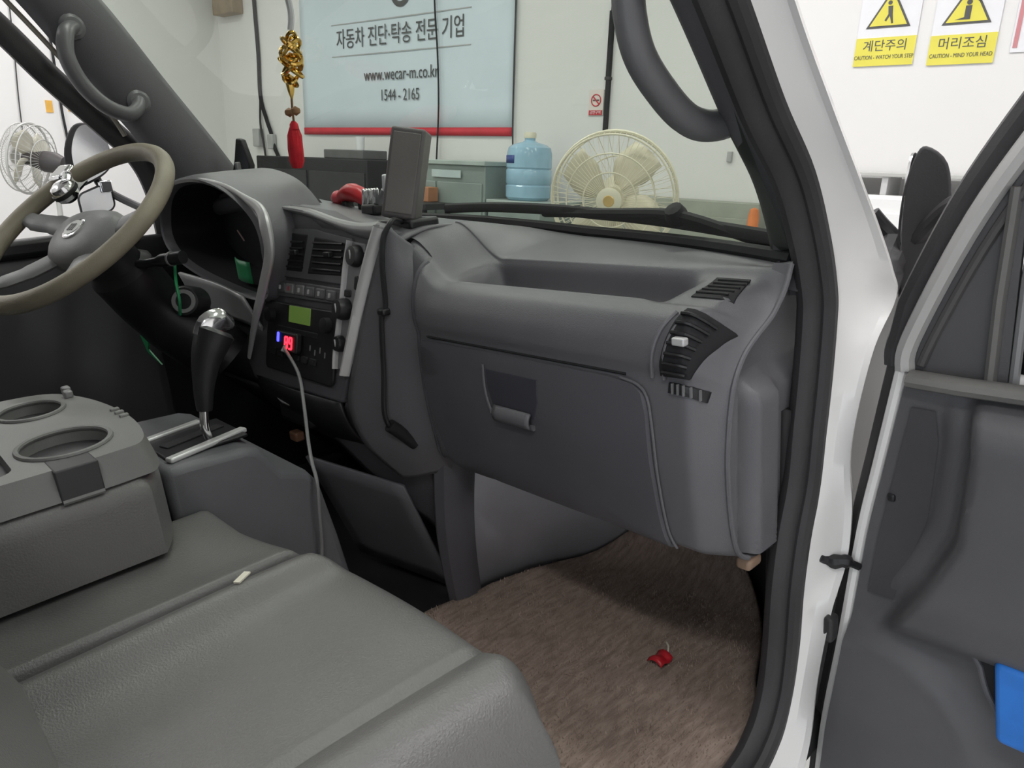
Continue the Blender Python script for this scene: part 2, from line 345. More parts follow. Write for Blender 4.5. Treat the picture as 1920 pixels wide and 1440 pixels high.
# ================================================================== DASHBOARD
dash = thing('dashboard', 'dark grey moulded plastic dashboard under the windshield', 'dashboard', (0, 0.8, 0.1))
def P_right(x):
    yb, zb = WBASE(x); tray = sm(0.245, 0.275, x) * (1 - sm(0.605, 0.645, x)); bul = sm(0.196, 0.214, x)
    yb = yb - 0.006; zb = zb - 0.012
    P = [(yb, zb - 0.03), (yb, zb), (yb * 0.6 + 0.78 * 0.4 , zb - 0.002), (0.797, 0.632), (0.782, 0.622)]
    e5, e6 = V((0.772, 0.575)), V((0.712, 0.566)); flat5, flat6 = V((0.755, 0.616)), V((0.722, 0.612))
    P += [tuple(e5 * tray + flat5 * (1 - tray)), tuple(e6 * tray + flat6 * (1 - tray))]
    lipz = 0.608
    P += [(0.693, lipz - 0.002), (0.676, lipz), (0.655, 0.600), (0.641, 0.578), (0.637, 0.552), (0.642, 0.531), (0.640, 0.50), (0.641, 0.43), (0.652, 0.345), (0.662, 0.318), (0.70, 0.306), (0.80, 0.30)]
    out = []; hump = 1 - sm(0.15, 0.265, x)
    E_ = [(yb, zb - 0.03), (yb, zb), (yb - 0.012, 0.640), (0.793, 0.622), (0.784, 0.608), (0.774, 0.598), (0.760, 0.586), (0.743, 0.577), (0.726, 0.569), (0.705, 0.557), (0.690, 0.542), (0.681, 0.527), (0.676, 0.513), (0.670, 0.48), (0.667, 0.43), (0.675, 0.36), (0.692, 0.315), (0.73, 0.296), (0.80, 0.29)]
    HZ = [0, 0, 0.02, 0.055, 0.062, 0.066, 0.068, 0.066, 0.062, 0.052, 0.032, 0.014, 0, 0, 0, 0, 0, 0, 0]
    k_ = sm(0.700, 0.741, x)
    for i, (y, z) in enumerate(P):
        if i >= 8: y = y + (1 - bul) * 0.022
        z += HZ[i] * hump
        out.append((y * (1 - k_) + E_[i][0] * k_, z * (1 - k_) + E_[i][1] * k_))
    return out
def curve2(P, n):
    q = spline([(0, a, b) for a, b in P], 8); m = len(q) - 1
    return [q[int(round(i * m / (n - 1)))] for i in range(n)]
NV = 145
XR = np.concatenate([np.linspace(0.150, 0.30, 26), np.linspace(0.31, 0.59, 24), np.linspace(0.60, 0.738, 26)])
cache = {}
def dpt(x, s):
    """point on the passenger side of the dash; s in control-point index units"""
    key = round(x, 5)
    if key not in cache: cache[key] = spline([(0, a, b) for a, b in P_right(x)], 8)
    q = cache[key]; t = s * 8; i = int(min(max(math.floor(t), 0), len(q) - 2)); k = t - i
    p = q[i] * (1 - k) + q[i + 1] * k; return V((x, p[1], p[2]))
def dnorm(x, s):
    a = dpt(x, s + 0.05) - dpt(x, s - 0.05); n = np.cross((1, 0, 0), a); n = nz(n)
    return n if (n @ V((0.3, -1, 0.5))) > 0 else -n
NS = 18
link('dash_shell', *g_grid(lambda u, w_: dpt(XR[int(round(u * (len(XR) - 1)))], w_ * NS), len(XR), NV), PL, dash, smooth=50)

def conform(name, poly, off, thick, m, parent, rim=0.004, base=-0.004):
    """panel that follows the dash; poly in (x, s); thin raised plate with rounded rim"""
    n = len(poly); cx = sum(p[0] for p in poly) / n; cs = sum(p[1] for p in poly) / n
    v, f = [], []
    rings = [(1.0, base), (1.0, off - rim), (0.985, off), (0.75, off), (0.5, off), (0.25, off)]
    for (k, o_) in rings:
        for (x, s) in poly:
            xx, ss = cx + (x - cx) * k, cs + (s - cs) * k; v.append(dpt(xx, ss) + dnorm(xx, ss) * o_)
    v.append(dpt(cx, cs) + dnorm(cx, cs) * off)
    R_ = len(rings)
    for r in range(R_ - 1):
        for i in range(n): f.append((r * n + i, r * n + (i + 1) % n, (r + 1) * n + (i + 1) % n, (r + 1) * n + i))
    for i in range(n): f.append(((R_ - 1) * n + i, (R_ - 1) * n + (i + 1) % n, R_ * n))
    return link(name, v, f, m, parent, smooth=40)
# glove box door
def dens(poly, per):
    out = []
    for i in range(len(poly)):
        a, b = V(poly[i]), V(poly[(i + 1) % len(poly)])
        for k in range(per): out.append(tuple(a + (b - a) * k / per))
    return out
gp = [(0.222, 12.25), (0.30, 12.22), (0.40, 12.2), (0.50, 12.2), (0.60, 12.22), (0.632, 12.35), (0.648, 12.7), (0.654, 13.2), (0.657, 14.0), (0.662, 14.8), (0.668, 15.6), (0.666, 16.2), (0.60, 16.4), (0.45, 16.45), (0.33, 16.4), (0.262, 16.1), (0.24, 15.3), (0.225, 14.3), (0.216, 13.3), (0.215, 12.6)]
glove = conform('glove_box_door', dens(gp, 4), 0.006, 0.01, PLD, dash, rim=0.003)
# highlight on the door's right edge, put in as a bead of lighter plastic
link('edge_highlight', *g_tube(spline([dpt(x, s) + dnorm(x, s) * 0.005 for x, s in [(0.615, 12.18), (0.640, 12.38), (0.654, 12.8), (0.660, 13.4), (0.664, 14.2), (0.669, 15.0), (0.675, 15.9)]], 5), 0.0017, 8), PL, glove)
# latch: dark recess with grip
def gxz(x, z): # point on glove face for a height
    lo, hi = 12.2, 16.0
    for _ in range(30):
        mid = (lo + hi) / 2
        if dpt(x, mid)[2] > z: lo = mid
        else: hi = mid
    return dpt(x, lo), dnorm(x, lo), lo
lp = [(0.376, gxz(0.376, 0.502)[2]), (0.43, gxz(0.43, 0.502)[2]), (0.478, gxz(0.478, 0.502)[2]), (0.476, gxz(0.476, 0.47)[2]), (0.466, gxz(0.466, 0.445)[2]), (0.43, gxz(0.43, 0.448)[2]), (0.385, gxz(0.385, 0.452)[2]), (0.377, gxz(0.377, 0.475)[2])]
link('latch_frame', *g_tube(spline([gxz(x, z)[0] + gxz(x, z)[1] * 0.008 for x, z in [(0.372, 0.508), (0.372, 0.475), (0.379, 0.447), (0.392, 0.437), (0.43, 0.434), (0.466, 0.433)]], 5), [0.0022] * 12 + [0.004] * 14, 8), PL, glove)
conform('latch_recess', dens(lp, 3), 0.0075, 0.002, mat('latch_dark', (0.05, 0.05, 0.062), 0.5, var=0.1), glove, rim=0.002)
gv, gf = g_grid(lambda u, w_: gxz(0.392 + 0.072 * u, 0.452 - 0.018 * w_)[0] + gxz(0.392 + 0.072 * u, 0.452 - 0.018 * w_)[1] * (0.008 + 0.006 * math.sin(w_ * 2.6)), 9, 7)
link('latch', gv, gf, PL, glove, mods=[SOL(0.004)])
# seam groove above the glove door: dark shadow strip
link('panel_seam', *g_tube(spline([dpt(x, 12.0 + 0.02) + dnorm(x, 12.0) * 0.0005 for x in np.linspace(0.205, 0.62, 14)], 3), 0.0018, 6), BLKM, dash)
link('panel_edge', *g_tube(spline([dpt(0.209, s) + V((-0.004, 0.004, 0)) for s in np.linspace(8.2, 16.0, 16)], 3), 0.006, 8), PLD, dash)

# dash end cap towards the doorway
rg = [dpt(0.738, sv) for sv in np.linspace(2.2, 16.6, 58)]; n_r = len(rg)
def capx(y, z):
    pk = sm(0.708, 0.728, y) * sm(0.275, 0.30, z) * (1 - sm(0.492, 0.525, z))
    return 0.738 - 0.024 * sm(0.685, 0.712, y) + 0.030 * pk * (1 - 0.45 * sm(0.765, 0.785, y))
def capf(u, w_):
    i = int(round(u * (n_r - 1))); a_ = V(rg[i]); yb_ = max(0.862, a_[1] + 0.004); y = a_[1] + (yb_ - a_[1]) * w_
    x = capx(y, a_[2]); return (x if w_ > 0.02 else 0.738, y, a_[2])
link('end_cap', *g_grid(capf, n_r, 44), PL, dash, smooth=50)
link('end_ridge', *g_tube([(0.7375, p[1] - 0.0005, p[2]) for p in rg], 0.0032, 8, up=(1, 0, 0)), PL, dash)
link('cap_seam', *g_tube(spline([(0.7165, 0.760, 0.57), (0.7155, 0.716, 0.525), (0.7155, 0.709, 0.46), (0.7155, 0.712, 0.38), (0.7155, 0.735, 0.305)], 6), 0.0014, 6), BLKM, dash)
rbox('cap_clip', (0.728, 0.728, 0.287), (0.02, 0.03, 0.016), mat('brown_clip', (0.3, 0.2, 0.14), 0.5, var=0.1), dash, 0.005)

# small defroster outlet on top and side air vent
dv = conform('defroster_outlet', dens([(0.655, 4.2), (0.70, 4.2), (0.712, 6.3), (0.662, 6.3)], 4), 0.0015, 0.004, BLKM, dash, rim=0.001)
for k in range(5): link('slat', *g_tube([dpt(x, 4.5 + 0.36 * k) + dnorm(x, 4.5 + 0.36 * k) * 0.002 for x in (0.662, 0.68, 0.703)], 0.0016, 6), BLK, dv)
v0 = conform('side_vent', dens([(0.690, 8.45), (0.728, 8.5), (0.722, 9.6), (0.715, 10.6), (0.708, 11.6), (0.672, 11.7), (0.674, 10.9), (0.680, 9.9)], 4), 0.004, 0.01, BLKM, dash, rim=0.003)
for k in range(7):
    s = 8.9 + 0.4 * k; a = dpt(0.684, s); xs0 = 0.690 - 0.002 * k
    link('slat', *g_tube([dpt(x, s) + dnorm(x, s) * 0.006 for x in np.linspace(xs0, 0.719 - 0.0022 * k, 6)], 0.0022, 6, flat=(1, 1)), BLK, v0)
link('vent_tab', *g_box(dpt(0.700, 10.0) + dnorm(0.700, 10.0) * 0.006, (0.016, 0.010, 0.009)), SIL, v0, mods=[BEV(0.002)])
for (x0, dx) in ((0.684, 0.0), (0.668, 0.0)):
    link('vent_trim', *g_tube(spline([dpt(x, s) + dnorm(x, s) * 0.002 for x, s in [(x0 + 0.012, 8.7), (x0 + 0.002, 9.6), (x0 - 0.005, 10.6), (x0 - 0.009, 11.9)]], 5), 0.0026, 8), PL, dash)
wh = conform('vent_wheel', dens([(0.682, 12.02), (0.722, 12.02), (0.720, 12.5), (0.681, 12.5)], 3), 0.004, 0.004, BLK, dash, rim=0.002)
for k in range(5): link('slat', *g_box(dpt(0.688 + k * 0.007, 12.25) + dnorm(0.7, 12.25) * 0.005, (0.002, 0.003, 0.012)), SILD, wh)

# ---- left part: top of the dash, from the passenger section to the driver pillar
def P_left(x):
    yb, zb = WBASE(x); yb -= 0.006; zb -= 0.012
    Hs = itp(x, [-0.74, -0.6, -0.5, -0.32, -0.15, -0.01, 0.10, 0.152], [0.735, 0.765, 0.768, 0.745, 0.717, 0.698, 0.690, 0.685])
    Hr = itp(x, [-0.74, -0.5, -0.356, -0.19, -0.04, 0.08, 0.152], [0.74, 0.755, 0.747, 0.730, 0.704, 0.684, 0.668])
    yr = itp(x, [-0.74, -0.24, -0.14, -0.05, 0.10, 0.152], [0.69, 0.69, 0.66, 0.645, 0.650, 0.665])
    rec = sm(-0.20, -0.24, x) if False else (1 - sm(-0.245, -0.215, x))
    yf = 0.675 + 0.08 * rec
    return [(yb, zb - 0.03), (yb, zb), ((yb + 0.75) / 2, (zb + Hs) / 2 + 0.006), (0.75, Hs), (0.70, (Hs + Hr) / 2 + 0.003), (yr + 0.008, Hr + 0.002), (yr, Hr - 0.006), (yr + 0.012, Hr - 0.03), (yf, Hr - 0.06), (yf, 0.55), (yf + 0.01, 0.42), (yf + 0.02, 0.34)]
cl = {}
def lpt(x, t):
    key = round(x, 5)
    if key not in cl: cl[key] = spline([(0, a, b) for a, b in P_left(x)], 6)
    q = cl[key]; p = q[int(round(t * (len(q) - 1)))]; return V((x, p[1], p[2]))
XL = np.linspace(-0.70, 0.152, 60)
link('dash_top', *g_grid(lambda u, t: lpt(XL[int(round(u * 59))], t), 60, 67), PL, dash, mods=[SOL(0.005)], smooth=50)

# instrument hood: arch-shaped tube with a rolled front edge
ARCH = [(-0.67, 0.680), (-0.628, 0.738), (-0.54, 0.776), (-0.44, 0.785), (-0.345, 0.779), (-0.255, 0.757), (-0.193, 0.716), (-0.172, 0.669), (-0.197, 0.609), (-0.250, 0.566), (-0.43, 0.580), (-0.60, 0.618)]
ar = spline([(x, 0, z) for x, z in ARCH], 6, closed=True); cxa, cza = -0.42, 0.68
def off_arch(p, d):
    q = V((p[0] - cxa, 0, (p[2] - cza) * 1.8)); q = nz(q); return p[0] + q[0] * d, p[2] + q[2] * d
v, f = [], []
secs = [(0.000, 0.740), (0.0, 0.66), (0.001, 0.60), (0.005, 0.582), (0.011, 0.579), (0.016, 0.587), (0.019, 0.605), (0.021, 0.65), (0.021, 0.72)]
nA = len(ar)
for (d, y) in secs:
    for p in ar:
        x, z = off_arch(p, d); hood = sm(0.70, 0.79, z) * 0.012
        v.append((x, y + (0.0 if y > 0.62 else -hood + 0.02 * (1 - sm(0.56, 0.66, z))), z))
for i in range(len(secs) - 1):
    for k in range(nA): f.append((i * nA + k, i * nA + (k + 1) % nA, (i + 1) * nA + (k + 1) % nA, (i + 1) * nA + k))
# the inner three rings are black lining
inner_f = f[:2 * nA]; outer_f = f[2 * nA:]
link('instrument_hood', v, outer_f, PL, dash, smooth=50)
link('hood_lining', v, inner_f, BLKM, dash, smooth=50)
clu = link('instrument_cluster', *g_prism([(p[0], p[2]) for p in ar], lambda x, z: (x, 0.715, z), lambda x, z: (x, 0.735, z)), BLKM, dash)
GLS = mat('gauge_face', (0.14, 0.145, 0.17), 0.25, var=0.2, vscale=30)
for (gx, gz_, gr) in ((-0.53, 0.675, 0.052), (-0.36, 0.672, 0.054), (-0.25, 0.662, 0.03)):
    g = link('gauge', *g_lathe([(gr, 0.0), (gr, 0.012), (gr * 0.93, 0.014), (gr * 0.9, 0.006), (0, 0.006)], (gx, 0.717, gz_), (0, -1, 0), 28), GLS, clu)
    link('gauge_needle', *g_box((gx - gr * 0.3, 0.707, gz_ - gr * 0.2), (gr * 0.7, 0.002, 0.003), Matrix.Rotation(0.7, 3, 'Y')), mat('needle', (0.7, 0.5, 0.45), 0.4, var=0.1), g)
for (lx, lz, m_) in ((-0.212, 0.672, REDINK), (-0.222, 0.645, REDINK), (-0.203, 0.66, mat('dim_green', (0.1, 0.2, 0.08), 0.5, var=0.1)), (-0.228, 0.615, SILD), (-0.245, 0.608, SILD)):
    rbox('warning_light', (lx, 0.712, lz), (0.010, 0.004, 0.014), m_, clu, 0.001)

# trim below the cluster and steering shroud opening
v, f = g_grid(lambda u, w_: (-0.60 + 0.33 * u, 0.575 + 0.03 * w_ + 0.012 * math.sin(math.pi * u), 0.600 - 0.03 * u - 0.075 * w_ - 0.02 * (1 - u) * w_), 14, 8)
link('lower_cluster_trim', v, f, SIL, dash, mods=[SOL(0.006)])
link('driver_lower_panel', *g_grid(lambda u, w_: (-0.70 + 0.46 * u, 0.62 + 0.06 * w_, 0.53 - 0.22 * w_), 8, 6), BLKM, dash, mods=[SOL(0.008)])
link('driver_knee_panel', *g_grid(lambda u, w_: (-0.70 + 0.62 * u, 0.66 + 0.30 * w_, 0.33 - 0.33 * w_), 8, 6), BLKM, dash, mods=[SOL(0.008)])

# ---- centre stack
def sy(z): return 0.585 + (z - 0.43) * 0.2407
def SP(x, z, o=0.0): return V((x, sy(z) - o * 0.972, z + o * 0.234))
stackpoly = [(-0.185, 0.735), (-0.10, 0.727), (0.0, 0.708), (0.135, 0.692), (0.118, 0.63), (0.092, 0.55), (0.064, 0.46), (0.045, 0.405), (-0.30, 0.395), (-0.335, 0.425), (-0.300, 0.51), (-0.236, 0.591), (-0.192, 0.654)]
stk = link('center_stack', *g_prism(stackpoly, lambda x, z: SP(x, z, 0.0), lambda x, z: SP(x, z, -0.09)), PLD, dash, mods=[BEV(0.006)])
def plate(name, poly, o0, o1, m, par, bev=0.002):
    return link(name, *g_prism(poly, lambda x, z: SP(x, z, o1), lambda x, z: SP(x, z, o0)), m, par, mods=[BEV(bev, 2)] if bev else None)
# silver side trims
def ribbon(name, pts, w0, m, par, o=0.004, per=6):
    c = spline([(x, 0, z) for x, z in pts], per); n = len(c); v, f = [], []
    for i, p in enumerate(c):
        t = nz(c[min(i + 1, n - 1)] - c[max(i - 1, 0)]); nn = V((-t[2], 0, t[0])); w_ = itp(i / (n - 1), np.linspace(0, 1, len(w0)), w0)
        for (k, oo) in ((-1, 0.0), (-0.8, o), (-0.3, o * 1.8), (0.3, o * 1.8), (0.8, o), (1, 0.0)):
            q = p + nn * w_ * k / 2; v.append(SP(q[0], q[2], oo))
    for i in range(n - 1):
        for k in range(5): f.append((i * 6 + k, i * 6 + k + 1, (i + 1) * 6 + k + 1, (i + 1) * 6 + k))
    return link(name, v, f, m, par, smooth=60)
sl = spline([(-0.44, 0.572, 0.795), (-0.34, 0.573, 0.789), (-0.25, 0.578, 0.772), (-0.190, 0.584, 0.748), (-0.150, 0.586, 0.728), (-0.134, 0.583, 0.700), (-0.134, 0.581, 0.655), (-0.180, 0.580, 0.597), (-0.246, 0.578, 0.520), (-0.305, 0.576, 0.440)], 6)
link('silver_trim', *g_tube(sl, list(np.interp(np.linspace(0, 1, len(sl)), [0, 0.28, 0.45, 0.55, 0.7, 0.85, 1], [0.004, 0.006, 0.015, 0.0185, 0.014, 0.0125, 0.006])), 14, flat=(0.55, 1.0), up=(1, 0, 0)), SIL, stk)

ribbon('silver_trim', [(0.14, 0.694), (0.118, 0.645), (0.098, 0.585), (0.080, 0.52), (0.062, 0.455)], [0.02, 0.018, 0.017, 0.016, 0.010], SIL, stk, o=0.009)
ribbon('top_trim', [(-0.19, 0.726), (-0.10, 0.718), (0.0, 0.700), (0.07, 0.690), (0.135, 0.688)], [0.01, 0.014, 0.016, 0.022, 0.03], SILD, stk, o=0.008)
# right-hand switch column plate
plate('switch_plate', [(0.050, 0.672), (0.100, 0.668), (0.092, 0.61), (0.072, 0.53), (0.052, 0.462), (0.030, 0.462), (0.032, 0.53), (0.042, 0.60)], -0.002, 0.006, SILD, stk)
ribbon('column_trim', [(0.058, 0.672), (0.050, 0.63), (0.046, 0.58), (0.040, 0.54), (0.034, 0.49), (0.034, 0.462)], [0.010, 0.008, 0.008, 0.007, 0.010, 0.008], SIL, stk, o=0.008)
def knob(x, z, r, h, par, m=BLK):
    k = link('knob', *g_lathe([(r, 0), (r * 1.02, h * 0.5), (r * 0.85, h), (r * 0.6, h * 1.02), (0, h)], SP(x, z, 0.004), nz((0, -0.972, 0.234)), 20), m, par)
    link('knob_mark', *g_box(SP(x, z, 0.004 + h * 1.03), (0.002, 0.002, r * 1.0)), SIL, k)
knob(0.081, 0.648, 0.018, 0.016, stk); knob(0.056, 0.562, 0.018, 0.022, stk); knob(0.046, 0.505, 0.014, 0.014, stk)
plate('switch', rrect(0.010, 0.022, 0.003, 3, 0.083, 0.606), 0.004, 0.009, BLK, stk)
plate('switch', rrect(0.02, 0.012, 0.003, 3, 0.058, 0.588), 0.004, 0.009, BLK, stk)
# two centre vents with frame
vf = plate('vent_frame', [(-0.185, 0.690), (-0.075, 0.690), (0.056, 0.676), (0.050, 0.600), (-0.09, 0.602), (-0.205, 0.602)], -0.002, 0.005, PL, stk)
for poly in ([(-0.178, 0.680), (-0.168, 0.683), (-0.092, 0.680), (-0.108, 0.614), (-0.196, 0.614)], [(-0.068, 0.677), (0.038, 0.668), (0.046, 0.662), (0.038, 0.614), (-0.088, 0.612)]):
    vv = plate('center_vent', poly, 0.0, 0.0062, BLKM, stk, 0.003)
    x0 = min(p[0] for p in poly) + 0.02; x1 = max(p[0] for p in poly) - 0.012
    for k in range(5): link('slat', *g_tube([SP(x0, 0.622 + 0.011 * k, 0.0075), SP(x1, 0.622 + 0.011 * k, 0.0075)], 0.0022, 6), BLK, vv)
    link('vent_tab', *g_box(SP((x0 + x1) / 2 + 0.01, 0.648, 0.010), (0.02, 0.012, 0.009)), BLK, vv, mods=[BEV(0.002)])
# row of switches under the vents
bp_ = plate('button_panel', [(-0.238, 0.598), (0.040, 0.594), (0.034, 0.567), (-0.258, 0.567)], -0.001, 0.005, PL, stk)
for k in range(7):
    x = -0.222 + k * 0.0375
    b = plate('button', rrect(0.031, 0.018, 0.004, 3, x, 0.584 - 0.0006 * k), 0.003, 0.009 if k != 2 else 0.011, SILD if k in (0, 2, 3) else PL, bp_)
    plate('button_mark', rrect(0.004, 0.008, 0.001, 2, x, 0.584 - 0.0006 * k), 0.008, 0.0115, REDINK if k == 2 else SIL, b, 0)
# radio
rad = plate('radio', rrect(0.262, 0.128, 0.012, 5, -0.108, 0.492), -0.002, 0.007, BLK, stk, 0.003)
LCD = mat('lcd_green', (0.10, 0.17, 0.035), 0.3, emit=0.45, var=0.0)
plate('display', rrect(0.082, 0.030, 0.002, 3, -0.105, 0.538), 0.006, 0.0085, LCD, rad, 0.0008)
for k in range(6):
    plate('preset_button', rrect(0.022, 0.012, 0.003, 3, -0.205 + 0.032 * k, 0.462), 0.006, 0.010, SILD if k == 9 else BLKM, rad, 0.001)
for (x, z) in ((-0.215, 0.53), (0.0, 0.53)):
    link('radio_knob', *g_lathe([(0.014, 0), (0.0135, 0.012), (0.010, 0.013), (0, 0.013)], SP(x, z, 0.006), nz((0, -0.972, 0.234)), 18), BLKM, rad)
for k in range(4): plate('radio_mark', rrect(0.003, 0.010, 0.001, 2, -0.06 + 0.018 * k, 0.485 - 0.006 * (k % 2)), 0.006, 0.0078, SILD, rad, 0)
plate('tape_slot', rrect(0.16, 0.010, 0.003, 3, -0.115, 0.508), 0.006, 0.0085, BLKM, rad, 0.001)
# pocket under the radio
link('lower_pocket', *g_grid(lambda u, w_: (-0.30 + 0.34 * u, 0.585 + 0.11 * w_ ** 2 - 0.01 * math.sin(math.pi * u), 0.405 - 0.15 * w_), 14, 8), BLK, dash, mods=[SOL(0.006)])
rbox('ashtray', (-0.17, 0.60, 0.345), (0.12, 0.03, 0.055), BLK, dash, 0.012)
link('ashtray_lip', *g_tube([(-0.215, 0.583, 0.372), (-0.19, 0.581, 0.366), (-0.16, 0.582, 0.365)], 0.005, 8), SIL, dash)
rbox('brown_connector', (-0.20, 0.60, 0.285), (0.03, 0.02, 0.02), mat('brown_part', (0.2, 0.1, 0.06), 0.5, var=0.1), dash, 0.004)
# side panel between stack and glove box
rt = spline([(0.146, 0.655, 0.700), (0.128, 0.640, 0.645), (0.108, 0.625, 0.585), (0.090, 0.608, 0.52), (0.072, 0.594, 0.455), (0.060, 0.588, 0.40), (0.075, 0.60, 0.33), (0.115, 0.64, 0.265)], 6)
lt = spline([(0.160, 0.690, 0.655), (0.178, 0.674, 0.62), (0.186, 0.664, 0.57), (0.190, 0.661, 0.52), (0.192, 0.662, 0.455), (0.197, 0.665, 0.40), (0.203, 0.674, 0.345), (0.190, 0.690, 0.285)], 6)
nn_ = len(rt)
link('side_panel', *g_grid(lambda u, w_: rt[int(round(u * (nn_ - 1)))] * (1 - w_) + lt[int(round(u * (nn_ - 1)))] * w_ + V((0.004, -0.006, 0)) * math.sin(math.pi * w_), nn_, 12), PL, dash, mods=[SOL(0.005)], smooth=60)
link('stack_flank', *g_grid(lambda u, w_: V((0.045, 0.592, 0.405)) * (1 - u) * (1 - w_) + V((0.165, 0.675, 0.30)) * u * (1 - w_) + V((-0.08, 0.625, 0.30)) * (1 - u) * w_ + V((0.120, 0.70, 0.14)) * u * w_ + V((0.01, -0.012, 0)) * math.sin(math.pi * u), 12, 10), PLD, dash, mods=[SOL(0.005)], smooth=60)
# heater duct / moulded column at the left of the passenger footwell
hc = spline([(0.176, 0.730, 0.38), (0.172, 0.710, 0.29), (0.164, 0.702, 0.18), (0.156, 0.706, 0.09), (0.150, 0.715, 0.0)], 6)
v, f = g_tube(hc, [0.040 - 0.010 * i / len(hc) for i in range(len(hc))], 10, flat=(1.15, 0.75), up=(1, 0, 0))
link('heater_duct', v, f, PLD, dash)
link('under_cover', *g_grid(lambda u, w_: (-0.12 + 0.235 * u, 0.578 + 0.06 * u + 0.08 * w_, 0.27 - 0.24 * w_ - 0.02 * u), 8, 8), PLK, dash, mods=[SOL(0.006)])

# ================================================================== STEERING
WC = V((-0.38, 0.338, 0.736)); WN = nz((0.208, -0.584, 0.812)); WR = 0.192
wu = nz(np.cross((0, 0, 1), WN)); wv = np.cross(WN, wu)      # wu along +X-ish, wv up the wheel
def WP(a, r, h=0.0): return WC + r * (math.cos(a) * wu + math.sin(a) * wv) + WN * h
sw = thing('steering_wheel', 'worn beige-grey four-spoke steering wheel with round silver emblem', 'steering wheel', tuple(WC - WN * 0.05))
link('rim', *g_tube([WP(a, WR) for a in np.linspace(0, 2 * math.pi, 72, endpoint=False)], 0.0165, 14, closed=True, up=tuple(WN)), WHEEL, sw)
def hubpt(x, y, h): return WC + wu * x + wv * y + WN * h
pad = [p[:2] for p in spline([(-0.085, 0.03, 0), (-0.05, 0.055, 0), (0, 0.060, 0), (0.05, 0.055, 0), (0.085, 0.03, 0), (0.078, -0.02, 0), (0.05, -0.06, 0), (0, -0.07, 0), (-0.05, -0.06, 0), (-0.078, -0.02, 0)], 5, closed=True)]
v, f = [], []; npd = len(pad)
for (k, h) in ((0.9, -0.07), (1.0, -0.05), (1.0, -0.035), (0.96, -0.024), (0.82, -0.014), (0.5, -0.008), (0.2, -0.006), (0.02, -0.006)):
    for p in pad: v.append(hubpt(p[0] * k, p[1] * k, h))
for i in range(7):
    for j in range(npd): f.append((i * npd + j, i * npd + (j + 1) % npd, (i + 1) * npd + (j + 1) % npd, (i + 1) * npd + j))
f.append(tuple(7 * npd + j for j in range(npd)))
hub = link('hub', v, f, HUB, sw, smooth=50)
link('emblem', *g_lathe([(0.024, 0), (0.024, 0.003), (0.021, 0.0045), (0, 0.0045)], hubpt(0.0, -0.006, -0.008), WN, 24), CHR, hub)
eh = link('emblem_plate', *g_lathe([(0.018, 0), (0.018, 0.0012), (0, 0.0012)], hubpt(0.0, -0.006, -0.0035), WN, 24), SIL, hub)
for k in range(3): link('emblem_bar', *g_box(hubpt(-0.006 + 0.006 * k, -0.006, -0.0018), (0.0022, 0.0022, 0.016), Matrix(np.stack([wu, WN, wv], 1).tolist())), HUB, hub)
for (a0, a1) in ((20, 9), (160, 171), (232, 236), (308, 304)):
    a0, a1 = math.radians(a0), math.radians(a1)
    link('spoke', *g_tube(spline([WP(a0, 0.065, -0.035), WP((a0 + a1) / 2, 0.115, -0.026), WP(a1, 0.155, -0.012), WP(a1, 0.188, -0.002)], 5), [0.024] * 6 + [0.021] * 5 + [0.017] * 5, 12, flat=(1.0, 0.42), up=tuple(WN)), HUB, sw)
# chrome spinner clamp on the rim
sp = thing('spinner_knob', 'chrome clamp with black spinner knob fixed on the steering wheel rim', 'knob', tuple(WP(math.radians(128), WR)))
aK = math.radians(138)
mk = Matrix(np.stack([wu, wv, WN], 1).tolist())
rbox('clamp', WP(aK, WR, 0.0), (0.042, 0.042, 0.046), CHR, sp, 0.006, rot=mk)
kc = WP(aK, WR - 0.075, 0.012)
link('knob_arm', *g_tube(spline([WP(aK, WR - 0.01, 0.012), WP(aK - 0.1, WR - 0.04, 0.022), kc], 4), 0.008, 10), CHR, sp)
link('knob_ball', *g_lathe([(0.012, -0.02), (0.022, -0.012), (0.025, 0.002), (0.020, 0.014), (0.01, 0.019), (0, 0.020)], kc, WN, 18), CHR, sp)
link('knob_band', *g_lathe([(0.0255, -0.004), (0.0262, 0.0), (0.0255, 0.004)], kc, WN, 18), BLK, sp)

colm = thing('steering_column', 'black steering column shroud with stalk and ignition lock', 'steering column', (-0.4, 0.6, 0.4))
cb = [WC - WN * 0.06, WC - WN * 0.13 + V((0, 0, -0.005)), WC - WN * 0.22 + V((0, 0.0, -0.012)), WC - WN * 0.36 + V((0.06, 0.02, -0.02))]
link('shroud', *g_tube(spline(cb, 6), [0.050] * 5 + [0.062] * 8 + [0.066] * 6, 16, flat=(1.15, 0.95)), BLK, colm)
st0 = WC - WN * 0.11
link('stalk', *g_tube(spline([st0 + wu * 0.04, st0 + wu * 0.10 + wv * 0.01, st0 + wu * 0.165 + wv * 0.02], 5), [0.009] * 3 + [0.008] * 3 + [0.012] * 5, 12), BLK, colm)
link('stalk_ring', *g_tube([st0 + wu * 0.135 + wv * 0.016, st0 + wu * 0.139 + wv * 0.0165], 0.0135, 12), SILD, colm)
ig = V((-0.30, 0.475, 0.575))
link('ignition_lock', *g_lathe([(0.03, -0.05), (0.03, 0.0), (0.026, 0.008), (0.016, 0.010), (0, 0.010)], ig, nz((0.75, -0.6, 0.2)), 20), BLK, colm)
link('lock_ring', *g_lathe([(0.022, 0.0), (0.022, 0.004), (0.015, 0.004), (0.015, 0.0)], ig + nz((0.75, -0.6, 0.2)) * 0.008, nz((0.75, -0.6, 0.2)), 20), SILD, colm)
ks = thing('key_strap', 'thin green key strap hanging from the ignition lock', 'strap', (-0.28, 0.46, 0.56))
